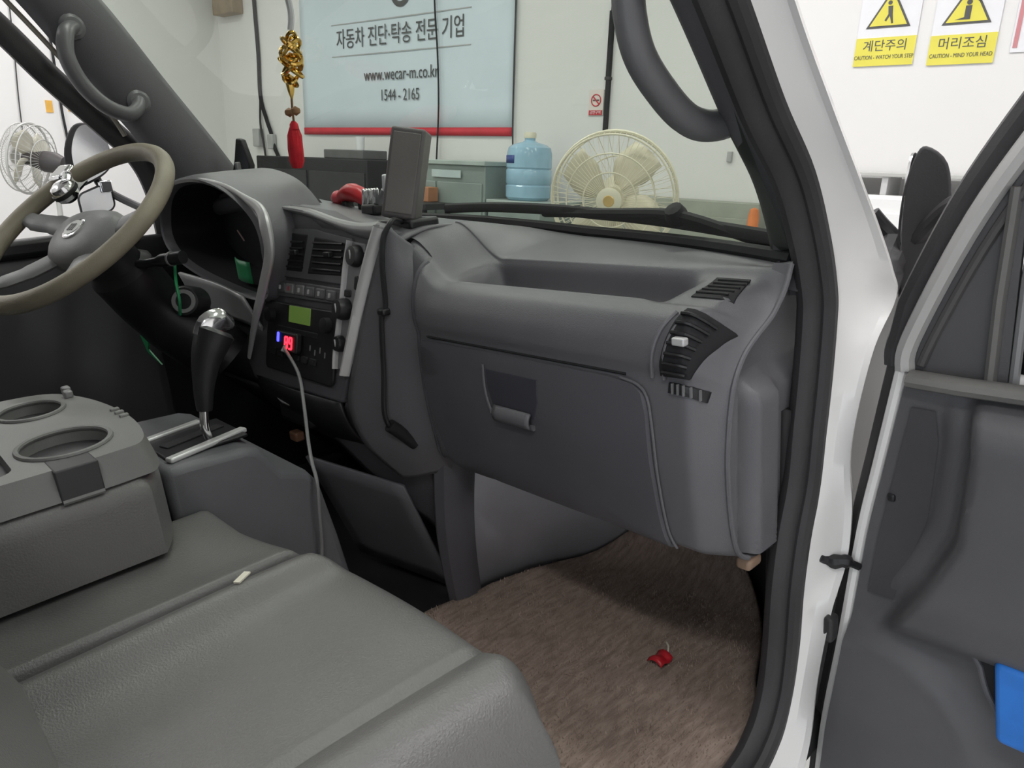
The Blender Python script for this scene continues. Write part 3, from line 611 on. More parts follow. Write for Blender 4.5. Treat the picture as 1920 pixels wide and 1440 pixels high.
link('strap', *g_tube(spline([(-0.300, 0.470, 0.648), (-0.268, 0.455, 0.618), (-0.262, 0.452, 0.585), (-0.285, 0.455, 0.555)], 5), 0.0028, 6), GREEN, ks)
link('key_head', *g_lathe([(0.010, 0), (0.012, 0.003), (0.008, 0.006), (0, 0.006)], (-0.305, 0.47, 0.652), (0.7, -0.7, 0), 12), BLK, ks)
gt = thing('green_tag', 'small green plastic tag hanging in the dark driver footwell', 'tag', (-0.53, 0.45, 0.44))
link('tag', *g_prism([(0, 0), (0.018, 0.012), (0.026, -0.004), (0.016, -0.03), (0.05, -0.062), (0.012, -0.036)], lambda a, b: (-0.555 + a, 0.45 + 0.3 * a, 0.485 + b), lambda a, b: (-0.555 + a, 0.453 + 0.3 * a, 0.485 + b)), GREEN, gt)
gc = tag(link('green_card', *g_grid(lambda u, w_: (-0.405 + 0.07 * u, 0.628 - 0.006 * math.sin(3 * u), 0.632 - 0.045 * w_ - 0.008 * u), 6, 5), GREEN, None, mods=[SOL(0.002)]), 'green card standing inside the instrument hood', 'card')

# ================================================================== SEATS
def cushion(name, x0, x1, y0, y1, ztop, zbot, m, parent, r=0.05, rl=None, rr_=None, prof=None, nx=40, ny=40, rf=None, yfun=None):
    rf = rf or r; rl = rl or r; rr_ = rr_ or r
    def ed(d, rr): 
        t = min(max(d / rr, 0), 1); return math.sqrt(max(0, 1 - (1 - t) ** 2))
    us = [0.5 - 0.5 * math.cos(math.pi * i / (nx - 1)) for i in range(nx)]; ws = [0.5 - 0.5 * math.cos(math.pi * i / (ny - 1)) for i in range(ny)]
    v, f = [], []
    for u in us:
        for w_ in ws:
            x = x0 + (x1 - x0) * u; yy1 = y1 + (yfun(x) if yfun else 0); y = y0 + (yy1 - y0) * w_
            e = min(ed(x - x0, rl), ed(x1 - x, rr_), ed(yy1 - y, rf), ed(y - y0, r)); dz = prof(x, y) if prof else 0
            v.append((x, y, zbot + 0.06 + (ztop + dz - zbot - 0.06) * (0.35 + 0.65 * e)))
    for i in range(nx - 1):
        for j in range(ny - 1): f.append((i * ny + j, i * ny + j + 1, (i + 1) * ny + j + 1, (i + 1) * ny + j))
    ring = [i * ny for i in range(nx)] + [(nx - 1) * ny + j for j in range(1, ny)] + [i * ny + ny - 1 for i in range(nx - 2, -1, -1)] + [j for j in range(ny - 2, 0, -1)]
    b0 = len(v)
    for k in ring: v.append((v[k][0], v[k][1], zbot))
    n = len(ring)
    for i in range(n): f.append((ring[i], ring[(i + 1) % n], b0 + (i + 1) % n, b0 + i))
    f.append(tuple(b0 + i for i in range(n)))
    return link(name, v, f, m, parent, smooth=55)
def bump(x, c, w_): return math.exp(-((x - c) / w_) ** 2)
seat = thing('passenger_seat', 'grey vinyl passenger seat with raised side bolster by the doorway', 'seat', (0.56, 0.15, 0.0))
def sprof(x, y):
    crease = -0.010 * bump(x, 0.662, 0.006)
    bol = 0.020 * bump(x, 0.705, 0.035)
    left = 0.018 * bump(x, 0.385, 0.026)
    dish = -0.016 * bump(x, 0.47, 0.10) * bump(y, 0.10, 0.16)
    return crease + bol + left + dish + 0.004 * math.sin(9 * y)
cu = cushion('cushion', 0.346, 0.768, -0.16, 0.372, 0.335, 0.17, SEAT, seat, r=0.045, prof=sprof, nx=80, ny=48, rf=0.035, yfun=lambda x: 0.014 * math.sin(math.pi * (x - 0.35) / 0.42) - 0.02 * sm(0.70, 0.768, x) - 0.022 * (1 - sm(0.346, 0.44, x)), rl=0.012)
link('bolster_seam', *g_tube([(0.662, y, 0.3285 + 0.004 * math.sin(9 * y)) for y in np.linspace(-0.05, 0.34, 30)], 0.0022, 6), mat('seam_thread', (0.16, 0.155, 0.15), 0.6, var=0.1), cu)
link('cushion_tag', *g_box((0.375, 0.250, 0.3545), (0.008, 0.022, 0.002), Matrix.Rotation(0.6, 3, 'Z')), mat('tag_white', (0.75, 0.72, 0.6), 0.6, var=0.05), cu)
rbox('backrest', (0.575, -0.125, 0.62), (0.35, 0.13, 0.62), SEAT, seat, 0.03, rot=Matrix.Rotation(math.radians(19), 3, 'X'), seg=5)
rbox('seat_base', (0.545, 0.06, 0.085), (0.36, 0.40, 0.17), BLKM, seat, 0.02)
cs = thing('center_seat', 'flat grey vinyl middle seat cushion beside the folded backrest', 'seat', (0.16, 0.1, 0))
cushion('cushion', 0.101, 0.3455, -0.16, 0.327, 0.337, 0.17, SEAT, cs, r=0.04, prof=lambda x, y: 0.006 * bump(x, 0.35, 0.04), rf=0.03, yfun=lambda x: 0.012 * (x - 0.1) + 0.02 * sm(0.20, 0.345, x), rr_=0.012, rl=0.012)
rbox('seat_base', (0.22, 0.05, 0.085), (0.22, 0.40, 0.17), BLKM, cs, 0.02)
ds = thing('driver_seat', 'grey driver seat cushion on the far side of the folded backrest', 'seat', (-0.46, 0.05, 0))
cushion('cushion', -0.70, -0.29, -0.25, 0.20, 0.40, 0.18, SEAT, ds, r=0.05)
cushion('backrest', -0.70, -0.30, -0.42, -0.27, 1.0, 0.36, SEAT, ds, r=0.05)
rbox('seat_base', (-0.49, -0.04, 0.09), (0.36, 0.36, 0.18), BLKM, ds, 0.02)

# folded middle backrest with tray and cup holders
fb = thing('folded_backrest', 'grey fold-down middle backrest with tray and two cup holders on its back', 'seat back', (0.03, 0.05, 0.345))
cushion('pad', -0.235, 0.222, -0.30, 0.262, 0.452, 0.346, SEAT, fb, r=0.022, nx=36, ny=40, rf=0.03, yfun=lambda x: -0.05 * (abs(x + 0.0) / 0.23) ** 3)
# tray plateau with openings
out = [tuple(p[:2]) for p in spline([(0.205, -0.25, 0), (0.207, 0.08, 0), (0.205, 0.19, 0), (0.190, 0.228, 0), (0.11, 0.246, 0), (0.01, 0.248, 0), (-0.10, 0.235, 0), (-0.185, 0.205, 0), (-0.215, 0.15, 0), (-0.22, 0.05, 0), (-0.22, -0.25, 0)], 5)]
ZT = 0.487
tb = bmesh.new()
def ring_(pts, z): return [tb.verts.new((x, y, z)) for x, y in pts]
def cup(cx, cy, rx, ry, n=28): return [(cx + rx * math.cos(2 * math.pi * k / n), cy + ry * math.sin(2 * math.pi * k / n)) for k in range(n)]
holes = [cup(0.112, 0.158, 0.062, 0.052), cup(-0.10, 0.160, 0.055, 0.042), rrect(0.155, 0.13, 0.02, 5, 0.098, 0.028)]
edges = []
allr = []
for pts in [out] + holes:
    r_ = ring_(pts, ZT); allr.append(r_)
    for i in range(len(r_)): edges.append(tb.edges.new((r_[i], r_[(i + 1) % len(r_)])))
bmesh.ops.triangle_fill(tb, use_beauty=True, use_dissolve=False, edges=edges)
# walls: outer skirt flaring down
low = [tb.verts.new((v_.co.x + 0.010 * (1 if v_.co.x > 0 else -1), v_.co.y + 0.008, 0.450)) for v_ in allr[0]]
for i in range(len(low)):
    j = (i + 1) % len(low)
    try: tb.faces.new((allr[0][i], allr[0][j], low[j], low[i]))
    except ValueError: pass
for h in allr[1:]:
    bt = [tb.verts.new((v_.co.x, v_.co.y, 0.405)) for v_ in h]
    for i in range(len(h)):
        j = (i + 1) % len(h); tb.faces.new((h[i], h[j], bt[j], bt[i]))
bmesh.ops.recalc_face_normals(tb, faces=tb.faces)
me = bpy.data.meshes.new('tray'); tb.to_mesh(me); tb.free(); me.materials.append(CON)
me.polygons.foreach_set('use_smooth', [True] * len(me.polygons)); me.set_sharp_from_angle(angle=math.radians(35))
tr = bpy.data.objects.new('tray', me); COL.objects.link(tr); place(tr, Matrix.Identity(4), fb)
DKC = mat('cup_dark', (0.05, 0.05, 0.052), 0.5, var=0.1)
for h in holes: link('cup_holder', *g_prism([(0.0 + x, y) for x, y in h], lambda x, y: (x, y, 0.470), lambda x, y: (x, y, 0.462)), DKC, tr)
for h, rr in ((holes[0], 0), (holes[1], 0)):
    link('holder_rim', *g_tube([(x, y, ZT + 0.001) for x, y in h], 0.0035, 8, closed=True), CON, tr)
# side slot for a mug handle
rbox('handle_slot', (0.192, 0.147, 0.4675), (0.053, 0.046, 0.0405), DKC, tr, 0.002)
link('slot_sill', *g_tube([(0.2170, 0.125, 0.449), (0.2170, 0.169, 0.449)], 0.0035, 8), CON, tr)
for k in range(2): rbox('tray_catch', (-0.165 + 0.03 * k, 0.222 - 0.004 * k, 0.492), (0.018, 0.012, 0.012), SILD, tr, 0.003)
for k in range(3): rbox('tray_rib', (0.06 - 0.022 * k, 0.2435, 0.486), (0.008, 0.012, 0.010), CON, tr, 0.002)

# ================================================================== GEAR CONSOLE
gcn = thing('gear_console', 'dark grey gear lever console box between the seats', 'console', (0, 0.4, 0.0))
prof = [(0.266, 0.0), (0.266, 0.405), (0.30, 0.405), (0.385, 0.400), (0.405, 0.392), (0.418, 0.372), (0.435, 0.345), (0.475, 0.330), (0.492, 0.305), (0.510, 0.20), (0.525, 0.09), (0.53, 0.0)]
gb = link('box', *g_prism(prof, lambda y, z: (0.098 - 0.02 * z * 0, y, z), lambda y, z: (-0.20, y, z)), PLK, gcn, mods=[BEV(0.012, 3)])
rbox('selector_plate', (-0.005, 0.345, 0.406), (0.125, 0.125, 0.006), BLK, gcn, 0.003)
rbox('silver_strip', (0.052, 0.347, 0.409), (0.016, 0.135, 0.008), SIL, gcn, 0.003, rot=Matrix.Rotation(0.28, 3, 'Z'))
rbox('silver_strip', (-0.062, 0.335, 0.409), (0.016, 0.095, 0.008), SIL, gcn, 0.003, rot=Matrix.Rotation(0.22, 3, 'Z'))
rbox('slot', (-0.005, 0.345, 0.410), (0.022, 0.10, 0.003), BLKM, gcn, 0.001, rot=Matrix.Rotation(0.25, 3, 'Z'))
gl = thing('gear_lever', 'automatic gear lever with black grip and shiny chrome cap', 'gear lever', (0.02, 0.36, 0.41))
link('shaft', *g_tube(spline([(0.026, 0.360, 0.408), (0.028, 0.356, 0.43), (0.03, 0.362, 0.47)], 5), [0.007] * 11, 12), CHR, gl)
gpth = spline([(0.03, 0.360, 0.455), (0.03, 0.366, 0.49), (0.03, 0.378, 0.53), (0.03, 0.392, 0.556), (0.03, 0.402, 0.572)], 5)
grip = link('grip', *g_tube(gpth, list(np.interp(np.linspace(0, 1, len(gpth)), [0, 0.3, 0.65, 0.9, 1], [0.011, 0.016, 0.025, 0.029, 0.022])), 16, flat=(1.0, 1.1), up=(1, 0, 0)), BLK, gl)
link('cap', *g_tube(spline([(0.03, 0.382, 0.563), (0.03, 0.395, 0.579), (0.03, 0.410, 0.583), (0.03, 0.428, 0.572)], 4), list(np.interp(np.linspace(0, 1, 13), [0, 0.3, 0.7, 1], [0.016, 0.019, 0.017, 0.006])), 14, flat=(1.15, 0.7), up=(1, 0, 0)), CHR, gl)

# ================================================================== FLOOR MAT AND SCRAPS
mp_ = [p[:2] for p in spline([(0.16, 0.725, 0), (0.172, 0.80, 0), (0.205, 0.895, 0), (0.285, 1.03, 0), (0.39, 1.085, 0), (0.52, 1.055, 0), (0.61, 0.975, 0), (0.665, 0.86, 0), (0.715, 0.775, 0), (0.722, 0.70, 0), (0.722, 0.50, 0), (0.715, 0.25, 0), (0.30, 0.25, 0), (0.14, 0.40, 0), (0.14, 0.60, 0)], 5, closed=True)]
fm = thing('floor_mat', 'brown looped carpet floor mat in the passenger footwell', 'mat', (0.45, 0.7, 0))
n = len(mp_); cmx, cmy = 0.44, 0.66; v, f = [], []
KR = [(1.0, -0.004), (1.0, 0.006), (0.985, 0.011)] + [(k, 0.012) for k in np.linspace(0.95, 0.05, 40)]
rnd = np.random.default_rng(3)
for (k, z) in KR:
    for (x, y) in mp_:
        xx, yy = cmx + (x - cmx) * k, cmy + (y - cmy) * k
        v.append((xx, yy, z + (rnd.random() * 0.003 if k < 0.99 else 0) + 0.10 * sm(0.93, 1.12, yy) ** 1.5))
for r in range(len(KR) - 1):
    for i in range(n): f.append((r * n + i, r * n + (i + 1) % n, (r + 1) * n + (i + 1) % n, (r + 1) * n + i))
f.append(tuple((len(KR) - 1) * n + i for i in range(n)))
link('carpet', v, f, MATB, fm, smooth=80)
# pile: short fibres standing on the mat
v, f = [], []
poly = np.array(mp_)
def inside(x, y):
    c = False; j = n - 1
    for i in range(n):
        xi, yi = mp_[i]; xj, yj = mp_[j]
        if ((yi > y) != (yj > y)) and (x < (xj - xi) * (y - yi) / (yj - yi + 1e-12) + xi): c = not c
        j = i
    return c
cnt = 0
while cnt < 16000:
    x = 0.15 + 0.57 * random.random(); y = 0.42 + 0.66 * random.random()
    if not inside(cmx + (x - cmx) * 1.02, cmy + (y - cmy) * 1.02): cnt += 0; continue
    z = 0.011 + 0.10 * sm(0.93, 1.12, y) ** 1.5; a = random.random() * 6.283; h = 0.004 + 0.005 * random.random(); w_ = 0.0013
    dx, dy = math.cos(a) * w_, math.sin(a) * w_; lx, ly = (random.random() - 0.5) * 0.006, (random.random() - 0.5) * 0.006
    k = len(v); v += [(x - dx, y - dy, z), (x + dx, y + dy, z), (x + lx, y + ly, z + h)]; f.append((k, k + 1, k + 2)); cnt += 1
me = bpy.data.meshes.new('pile'); me.from_pydata(v, [], f)
PILE = mat('carpet_fibre', (0.46, 0.365, 0.305), 0.95, col2=(0.33, 0.255, 0.213), vscale=40, spec=0.1)
me.materials.append(PILE); po = bpy.data.objects.new('pile', me); COL.objects.link(po); place(po, Matrix.Identity(4), fm); po['kind'] = 'stuff'
rs = tag(link('red_wrapper', *g_grid(lambda u, w_: (0.535 + 0.026 * u, 0.766 + 0.03 * w_, 0.021 + 0.007 * math.sin(3.1 * u) + 0.003 * math.sin(7 * w_)), 7, 7), REDP, None, mods=[SOL(0.0015)]), 'small crumpled red wrapper on the brown floor mat', 'wrapper')
wsx = tag(link('white_thread', *g_tube(spline([(0.548, 0.800, 0.021), (0.541, 0.812, 0.024), (0.530, 0.822, 0.021)], 5), 0.0016, 6), mat('tag_white', (1, 1, 1)), None), 'short white thread lying beside the red wrapper', 'thread')

# ================================================================== GRAB HANDLES
gh = thing('grab_handle', 'curved dark grey grab handle on the driver side windshield pillar', 'grab handle', (-0.67, 0.52, 1.0))
hpth = spline([(-0.675, 0.492, 1.115), (-0.645, 0.470, 1.098), (-0.632, 0.458, 1.052), (-0.632, 0.474, 1.000), (-0.632, 0.508, 0.958), (-0.638, 0.550, 0.940), (-0.655, 0.578, 0.952), (-0.675, 0.590, 0.968)], 6)
link('grip', *g_tube(hpth, [0.0165] * len(hpth), 14, flat=(1.0, 0.85)), HND, gh)
for p in (hpth[0], hpth[-1]): link('foot', *g_lathe([(0.026, 0), (0.025, 0.008), (0.018, 0.014), (0, 0.015)], V(p) + V((-0.004, 0, 0)), (1, 0, 0), 16), HND, gh)
gh2 = thing('grab_handle', 'large grey loop grab handle on the passenger side windshield pillar', 'grab handle', (0.7, 0.7, 0.85))
hp2 = spline([(0.70, 0.52, 1.075), (0.685, 0.565, 1.005), (0.675, 0.605, 0.945), (0.672, 0.612, 0.900), (0.675, 0.622, 0.862), (0.68, 0.650, 0.828), (0.685, 0.682, 0.803), (0.69, 0.718, 0.794), (0.697, 0.758, 0.800), (0.704, 0.785, 0.812)], 6)
hp2 = [V((p[0] - 0.004, p[1], p[2])) for p in hp2]
link('grip', *g_tube(hp2, [0.0165] * len(hp2), 14, flat=(1.0, 0.95), up=(1, 0, 0)), HND, gh2)
link('foot', *g_lathe([(0.026, -0.01), (0.025, 0.006), (0.018, 0.012), (0, 0.013)], V((0.706, 0.795, 0.815)), (-0.5, -0.85, -0.2), 16), HND, gh2)

# ================================================================== PASSENGER DOOR (open, square to the cab)
door = thing('truck_door', 'open passenger door with dark grey trim and white painted edge', 'door', (1.3, 0.88, -0.15))
edge = [(0.770, -0.12), (0.778, 0.0), (0.795, 0.142), (0.812, 0.303), (0.826, 0.393), (0.846, 0.521)]
skin = edge + [(1.80, 0.521), (1.80, -0.12)]
link('door_skin', *g_prism(skin, lambda x, z: (x, 0.862, z), lambda x, z: (x, 0.945, z)), WHT, door, mods=[BEV(0.008)])
fe = spline([(x - 0.001, 0.852, z) for x, z in edge], 5)
link('door_flange', *g_tube(fe, 0.0068, 8, flat=(1.0, 1.0)), WHT, door)
link('door_weatherstrip', *g_tube([(p[0] - 0.012, 0.872, p[2]) for p in fe], 0.011, 8), RUB, door)
def exin(z): return itp(z, [e[1] for e in edge], [e[0] for e in edge]) + 0.007
DTR = mat('door_plastic', (0.115, 0.113, 0.12), 0.45, bump=0.25, bscale=900, var=0.06)
def trimf(u, w_):
    z = -0.12 + 0.632 * w_; x0 = exin(z); x = x0 + (1.79 - x0) * (u ** 3.0)
    # recess near the hinge, armrest bulge beyond the curved edge, speaker ring
    xb = itp(z, [0.10, 0.21, 0.28, 0.344, 0.44, 0.47, 0.495], [0.80, 0.868, 0.905, 0.931, 0.936, 0.934, 0.930])
    bul = sm(xb - 0.016, xb + 0.004, x) * sm(0.17, 0.23, z) * (1 - sm(0.480, 0.502, z))
    inner = sm(xb - 0.045, xb - 0.03, x) * sm(0.22, 0.27, z)
    d = math.hypot(x - 0.835, z - 0.03); spk = (1 - sm(0.118, 0.145, d))
    ring = bump(d, 0.135, 0.012)
    pock = sm(0.955, 0.968, x) * (1 - sm(0.24, 0.262, z)) * sm(0.02, 0.06, z - 0.9 * max(0, 0.985 - x))
    y = 0.848 - 0.045 * bul - 0.010 * inner * (1 - sm(0.46, 0.49, z)) - 0.018 * spk * (z < 0.5) - 0.006 * ring + 0.0
    if z > 0.495: y += 0.012 * sm(0.495, 0.513, z)
    return (x, y, z)
link('door_trim', *g_grid(trimf, 110, 90), DTR, door, smooth=60)
link('recess_shade', *g_grid(lambda u, w_: (lambda z: (lambda x0, x1: (x0 + (x1 - x0) * u, 0.8455 - 0.001, z))(exin(z) + 0.014, itp(z, [0.225, 0.28, 0.344, 0.44, 0.478], [0.855, 0.868, 0.886, 0.890, 0.884])))(0.225 + 0.25 * w_), 10, 16), mat('door_recess_shade', (0.07, 0.068, 0.075), 0.5, bump=0.2, bscale=600, var=0.06), door)  # darker sheet over the recess: its shade put into the colour
link('belt_pad', *g_tube([(0.856, 0.846, 0.508), (0.91, 0.842, 0.508), (1.2, 0.84, 0.51), (1.78, 0.84, 0.51)], 0.011, 10, flat=(1.4, 0.9)), mat('belt_grey', (0.2, 0.195, 0.185), 0.55, bump=0.2, var=0.1), door)
rbox('trim_screw', (0.845, 0.8445, 0.36), (0.010, 0.006, 0.010), BLK, door, 0.003)
link('speaker_grille', *g_lathe([(0.112, 0), (0.108, 0.005), (0.05, 0.009), (0, 0.010)], (0.835, 0.832, 0.03), (0, -1, 0), 36), mat('grille_grey', (0.1, 0.098, 0.1), 0.7, bump=0.8, bscale=500, var=0.1), door)
pk_ = [tuple(p[:2]) for p in spline([(0.953, 0.235, 0), (0.957, 0.19, 0), (0.972, 0.150, 0), (1.0, 0.125, 0), (1.10, 0.105, 0), (1.5, 0.10, 0), (1.52, 0.235, 0), (1.2, 0.25, 0)], 4, closed=True)]
link('map_pocket', *g_prism(pk_, lambda x, z: (x, 0.8285, z), lambda x, z: (x, 0.86, z)), BLKM, door)
link('pocket_rim', *g_tube([(x, 0.829, z) for x, z in pk_], 0.0035, 8, closed=True), PL, door)
# window frame
wf = [(0.846, 0.515), (0.850, 0.551), (0.896, 0.667), (0.944, 0.755), (1.02, 0.87), (1.13, 1.02), (1.25, 1.17), (1.36, 1.27), (1.50, 1.30), (1.72, 1.30), (1.78, 1.25), (1.79, 1.0), (1.79, 0.52)]
wfs = spline([(x, 0.856, z) for x, z in wf], 5)
link('window_frame', *g_tube(wfs, 0.0125, 8, flat=(1.0, 0.85)), mat('frame_silver', (0.5, 0.49, 0.48), 0.35, metal=0.1, var=0.04), door)
link('frame_seal', *g_tube([(p[0] - 0.016 if i < 45 else p[0], 0.872, p[2] + (0.018 if i > 5 else 0)) for i, p in enumerate(wfs)], 0.013, 8), RUB, door)
link('inner_seal', *g_tube([(p[0] + 0.016, 0.857, p[2] - 0.016) for p in wfs[4:38]], 0.005, 8), mat('seal_grey', (0.09, 0.085, 0.085), 0.6, var=0.1), door)
TINT = glass_mat('dark_tinted_glass', (0.055, 0.055, 0.06))
SAIL = mat('sail_panel', (0.10, 0.098, 0.102), 0.5, bump=0.2, bscale=600, var=0.06)
sp_ = [(0.848, 0.505), (0.852, 0.556), (0.895, 0.655), (0.925, 0.705), (0.945, 0.738), (0.945, 0.505)]
link('sail_panel', *g_prism(sp_, lambda x, z: (x, 0.860, z), lambda x, z: (x, 0.868, z)), SAIL, door, smooth=0)
qp = [(0.945, 0.505), (0.945, 0.735), (1.03, 0.865), (1.14, 1.015), (1.26, 1.165), (1.37, 1.262), (1.50, 1.295), (1.70, 1.295), (1.78, 1.24), (1.79, 0.505)]
link('door_glass', *g_prism(qp, lambda x, z: (x, 0.872, z), lambda x, z: (x, 0.876, z)), TINT, door, smooth=0)
link('division_bar', *g_tube([(0.930, 0.858, 0.505), (0.931, 0.858, 0.60), (0.936, 0.858, 0.712)], 0.0115, 8, flat=(1.0, 0.5)), mat('bar_grey', (0.16, 0.155, 0.15), 0.5, var=0.08), door)
link('glass_run', *g_tube([(0.950, 0.862, 0.505), (0.951, 0.862, 0.62), (0.957, 0.862, 0.745)], 0.005, 8), SILD, door)
bo = thing('drink_packet', 'bright blue drink packet tucked into the door pocket', 'packet', (1.03, 0.80, 0.13))
link('packet', *g_prism(rrect(0.085, 0.10, 0.008, 4, 1.018, 0.168), lambda x, z: (x + 0.10 * (0.2 - z), 0.805, z), lambda x, z: (x + 0.10 * (0.2 - z), 0.828, z)), mat('blue_print', (0.03, 0.22, 0.75), 0.35, var=0.1, vscale=25), bo, mods=[BEV(0.006)])
link('packet_panel', *g_prism(rrect(0.04, 0.07, 0.004, 3, 1.03, 0.160), lambda x, z: (x + 0.10 * (0.2 - z), 0.8035, z), lambda x, z: (x + 0.10 * (0.2 - z), 0.806, z)), mat('light_blue_print', (0.2, 0.5, 0.8), 0.35, var=0.1), bo)

# door mirrors
mr = thing('door_mirror', 'black side mirror on curved arm outside the open door', 'mirror', (0.77, 1.1, 0.6))
mo = [(0.0, 0.085), (0.028, 0.06), (0.036, 0.0), (0.032, -0.07), (0.018, -0.13), (-0.004, -0.145), (-0.020, -0.12), (-0.028, -0.05), (-0.026, 0.02), (-0.014, 0.07)]
mo = [p[:2] for p in spline([(a, b, 0) for a, b in mo], 4, closed=True)]
link('mirror_housing', *g_prism(mo, lambda a, b: (0.772 + 0.85 * a, 1.085 + 0.5 * a, 0.664 + b), lambda a, b: (0.758 + 0.6 * a - 0.005, 1.14 + 0.3 * a, 0.664 + 0.85 * b)), RUB, mr, mods=[BEV(0.012)])
link('mirror_glass', *g_prism([(a * 0.7, b * 0.9) for a, b in mo], lambda a, b: (0.757 + 0.2 * a, 1.092 + 1.0 * a, 0.664 + b), lambda a, b: (0.753 + 0.2 * a, 1.094 + 1.0 * a, 0.664 + b)), CHR, mr)
link('mirror_arm', *g_tube(spline([(0.86, 1.00, 0.69), (0.815, 1.06, 0.675), (0.785, 1.085, 0.650), (0.765, 1.09, 0.628), (0.742, 1.10, 0.622), (0.72, 1.10, 0.640), (0.705, 1.09, 0.662)], 5), 0.011, 10), RUB, mr)
link('arm_foot', *g_tube(spline([(0.738, 1.10, 0.62), (0.737, 1.07, 0.59), (0.738, 1.03, 0.555), (0.74, 0.99, 0.53)], 5), [0.022] * 6 + [0.026] * 10, 10), RUB, mr)
link('door_bracket', *g_tube([(0.86, 1.00, 0.69), (0.885, 0.95, 0.70)], 0.014, 10), RUB, mr)
ml = thing('door_mirror', 'tall bright side mirror with black rim outside the driver window', 'mirror', (-1.0, 0.55, 0.8))
m1 = [p[:2] for p in spline([(-0.045, -0.075, 0), (-0.048, 0.0, 0), (-0.02, 0.06, 0), (0.015, 0.068, 0), (0.042, 0.035, 0), (0.046, -0.02, 0), (0.03, -0.05, 0), (-0.02, -0.075, 0)], 5, closed=True)]
link('mirror_housing', *g_prism(m1, lambda a, b: (-1.0 + 0.2 * a, 0.548 + a * 1.05 - 0.004, 0.884 + b * 1.05), lambda a, b: (-1.05 + 0.2 * a, 0.575 + a * 0.8, 0.884 + b * 0.85)), RUB, ml, mods=[BEV(0.01)])
BM = mat('mirror_silver', (0.95, 0.96, 1.0), 0.25, metal=0.85, var=0.05, vscale=20)
link('mirror_glass', *g_prism([(a * 0.86 + 0.005, b * 0.92) for a, b in m1], lambda a, b: (-0.994 + 0.2 * a, 0.548 + a, 0.886 + b), lambda a, b: (-0.999 + 0.2 * a, 0.548 + a, 0.886 + b)), BM, ml)
m2 = rrect(0.085, 0.075, 0.016, 5)
link('lower_housing', *g_prism(m2, lambda a, b: (-1.0 + 0.2 * a, 0.540 + a, 0.765 + b + 0.35 * a), lambda a, b: (-1.04 + 0.2 * a, 0.555 + 0.8 * a, 0.765 + 0.8 * b + 0.35 * a)), RUB, ml, mods=[BEV(0.008)])
link('lower_glass', *g_prism(rrect(0.072, 0.062, 0.012, 5), lambda a, b: (-0.995 + 0.2 * a, 0.540 + a, 0.765 + b + 0.35 * a), lambda a, b: (-0.999 + 0.2 * a, 0.540 + a, 0.765 + b + 0.35 * a)), BM, ml)
link('mirror_stay', *g_tube(spline([(-0.765, 0.64, 0.71), (-0.92, 0.62, 0.74), (-1.03, 0.57, 0.80), (-1.05, 0.565, 0.86)], 5), 0.010, 10), RUB, ml)
rbox('stay_clamp', (-0.99, 0.568, 0.80), (0.02, 0.03, 0.03), CHR, ml, 0.004)

# ================================================================== THINGS ON AND ABOVE THE DASH
ch = thing('hanging_charm', 'gold knot charm with red tassel hanging behind the windshield', 'charm', (-0.2, 0.72, 0.81))
link('cord', *g_tube(spline([(-0.165, 0.62, 1.42), (-0.17, 0.68, 1.22), (-0.178, 0.72, 1.083), (-0.187, 0.72, 1.035)], 5), [0.002] * 6 + [0.006] * 10, 8), mat('silver_cord', (0.7, 0.7, 0.75), 0.3, metal=0.5, var=0.1), ch)
gk = []
for k in range(11):
    a = k * 2.4; z = 1.022 - k * 0.0068; rr = 0.020 * math.sin(math.pi * (k + 1) / 12.5) + 0.007
    c0 = V((-0.188 - 0.0026 * k, 0.72, z)); d = V((math.cos(a), math.sin(a), 0.9)); d2 = V((-math.sin(a), math.cos(a), -0.4))
    lp_ = [c0 + rr * (math.cos(t) * nz(d) + 0.7 * math.sin(t) * nz(d2)) for t in np.linspace(0, 2 * math.pi, 14, endpoint=False)]
    link('gold_loop', *g_tube(lp_, 0.0034, 6, closed=True), GOLD, ch)
link('gold_bead', *g_lathe([(0, 0.016), (0.010, 0.010), (0.014, 0.0), (0.010, -0.010), (0, -0.018)], (-0.203, 0.72, 0.985), (0, 0, 1), 8), GOLD, ch)
link('gold_drop', *g_lathe([(0.002, 0.02), (0.009, 0.008), (0.006, -0.008), (0.002, -0.02)], (-0.221, 0.72, 0.942), (0.1, 0, 1), 8), GOLD, ch)
link('lower_cord', *g_tube([(-0.222, 0.72, 0.93), (-0.228, 0.72, 0.905), (-0.231, 0.72, 0.872)], 0.0025, 6), mat('brown_cord', (0.25, 0.13, 0.06), 0.6, var=0.2), ch)
for dx in (-0.013, 0.013): link('wood_bead', *g_lathe([(0, 0.009), (0.008, 0.004), (0.009, 0), (0.008, -0.004), (0, -0.009)], (-0.229 + dx, 0.72, 0.900), (0, 0, 1), 12), mat('brown_cord', (1, 1, 1)), ch)
link('tassel_head', *g_lathe([(0.003, 0.012), (0.008, 0.006), (0.009, -0.004)], (-0.232, 0.72, 0.872), (0, 0, 1), 14), RED, ch)
v, f = g_lathe([(0.008, 0.0), (0.0135, -0.015), (0.0145, -0.04), (0.0135, -0.062), (0.009, -0.075), (0.0, -0.075)], (-0.234, 0.72, 0.872), (0.16, 0, 1), 28)
v = [V(p) + V((0.001 * math.sin(i * 2.2), 0.001 * math.cos(i * 1.7), 0)) for i, p in enumerate(v)]
link('tassel', v, f, RED, ch)

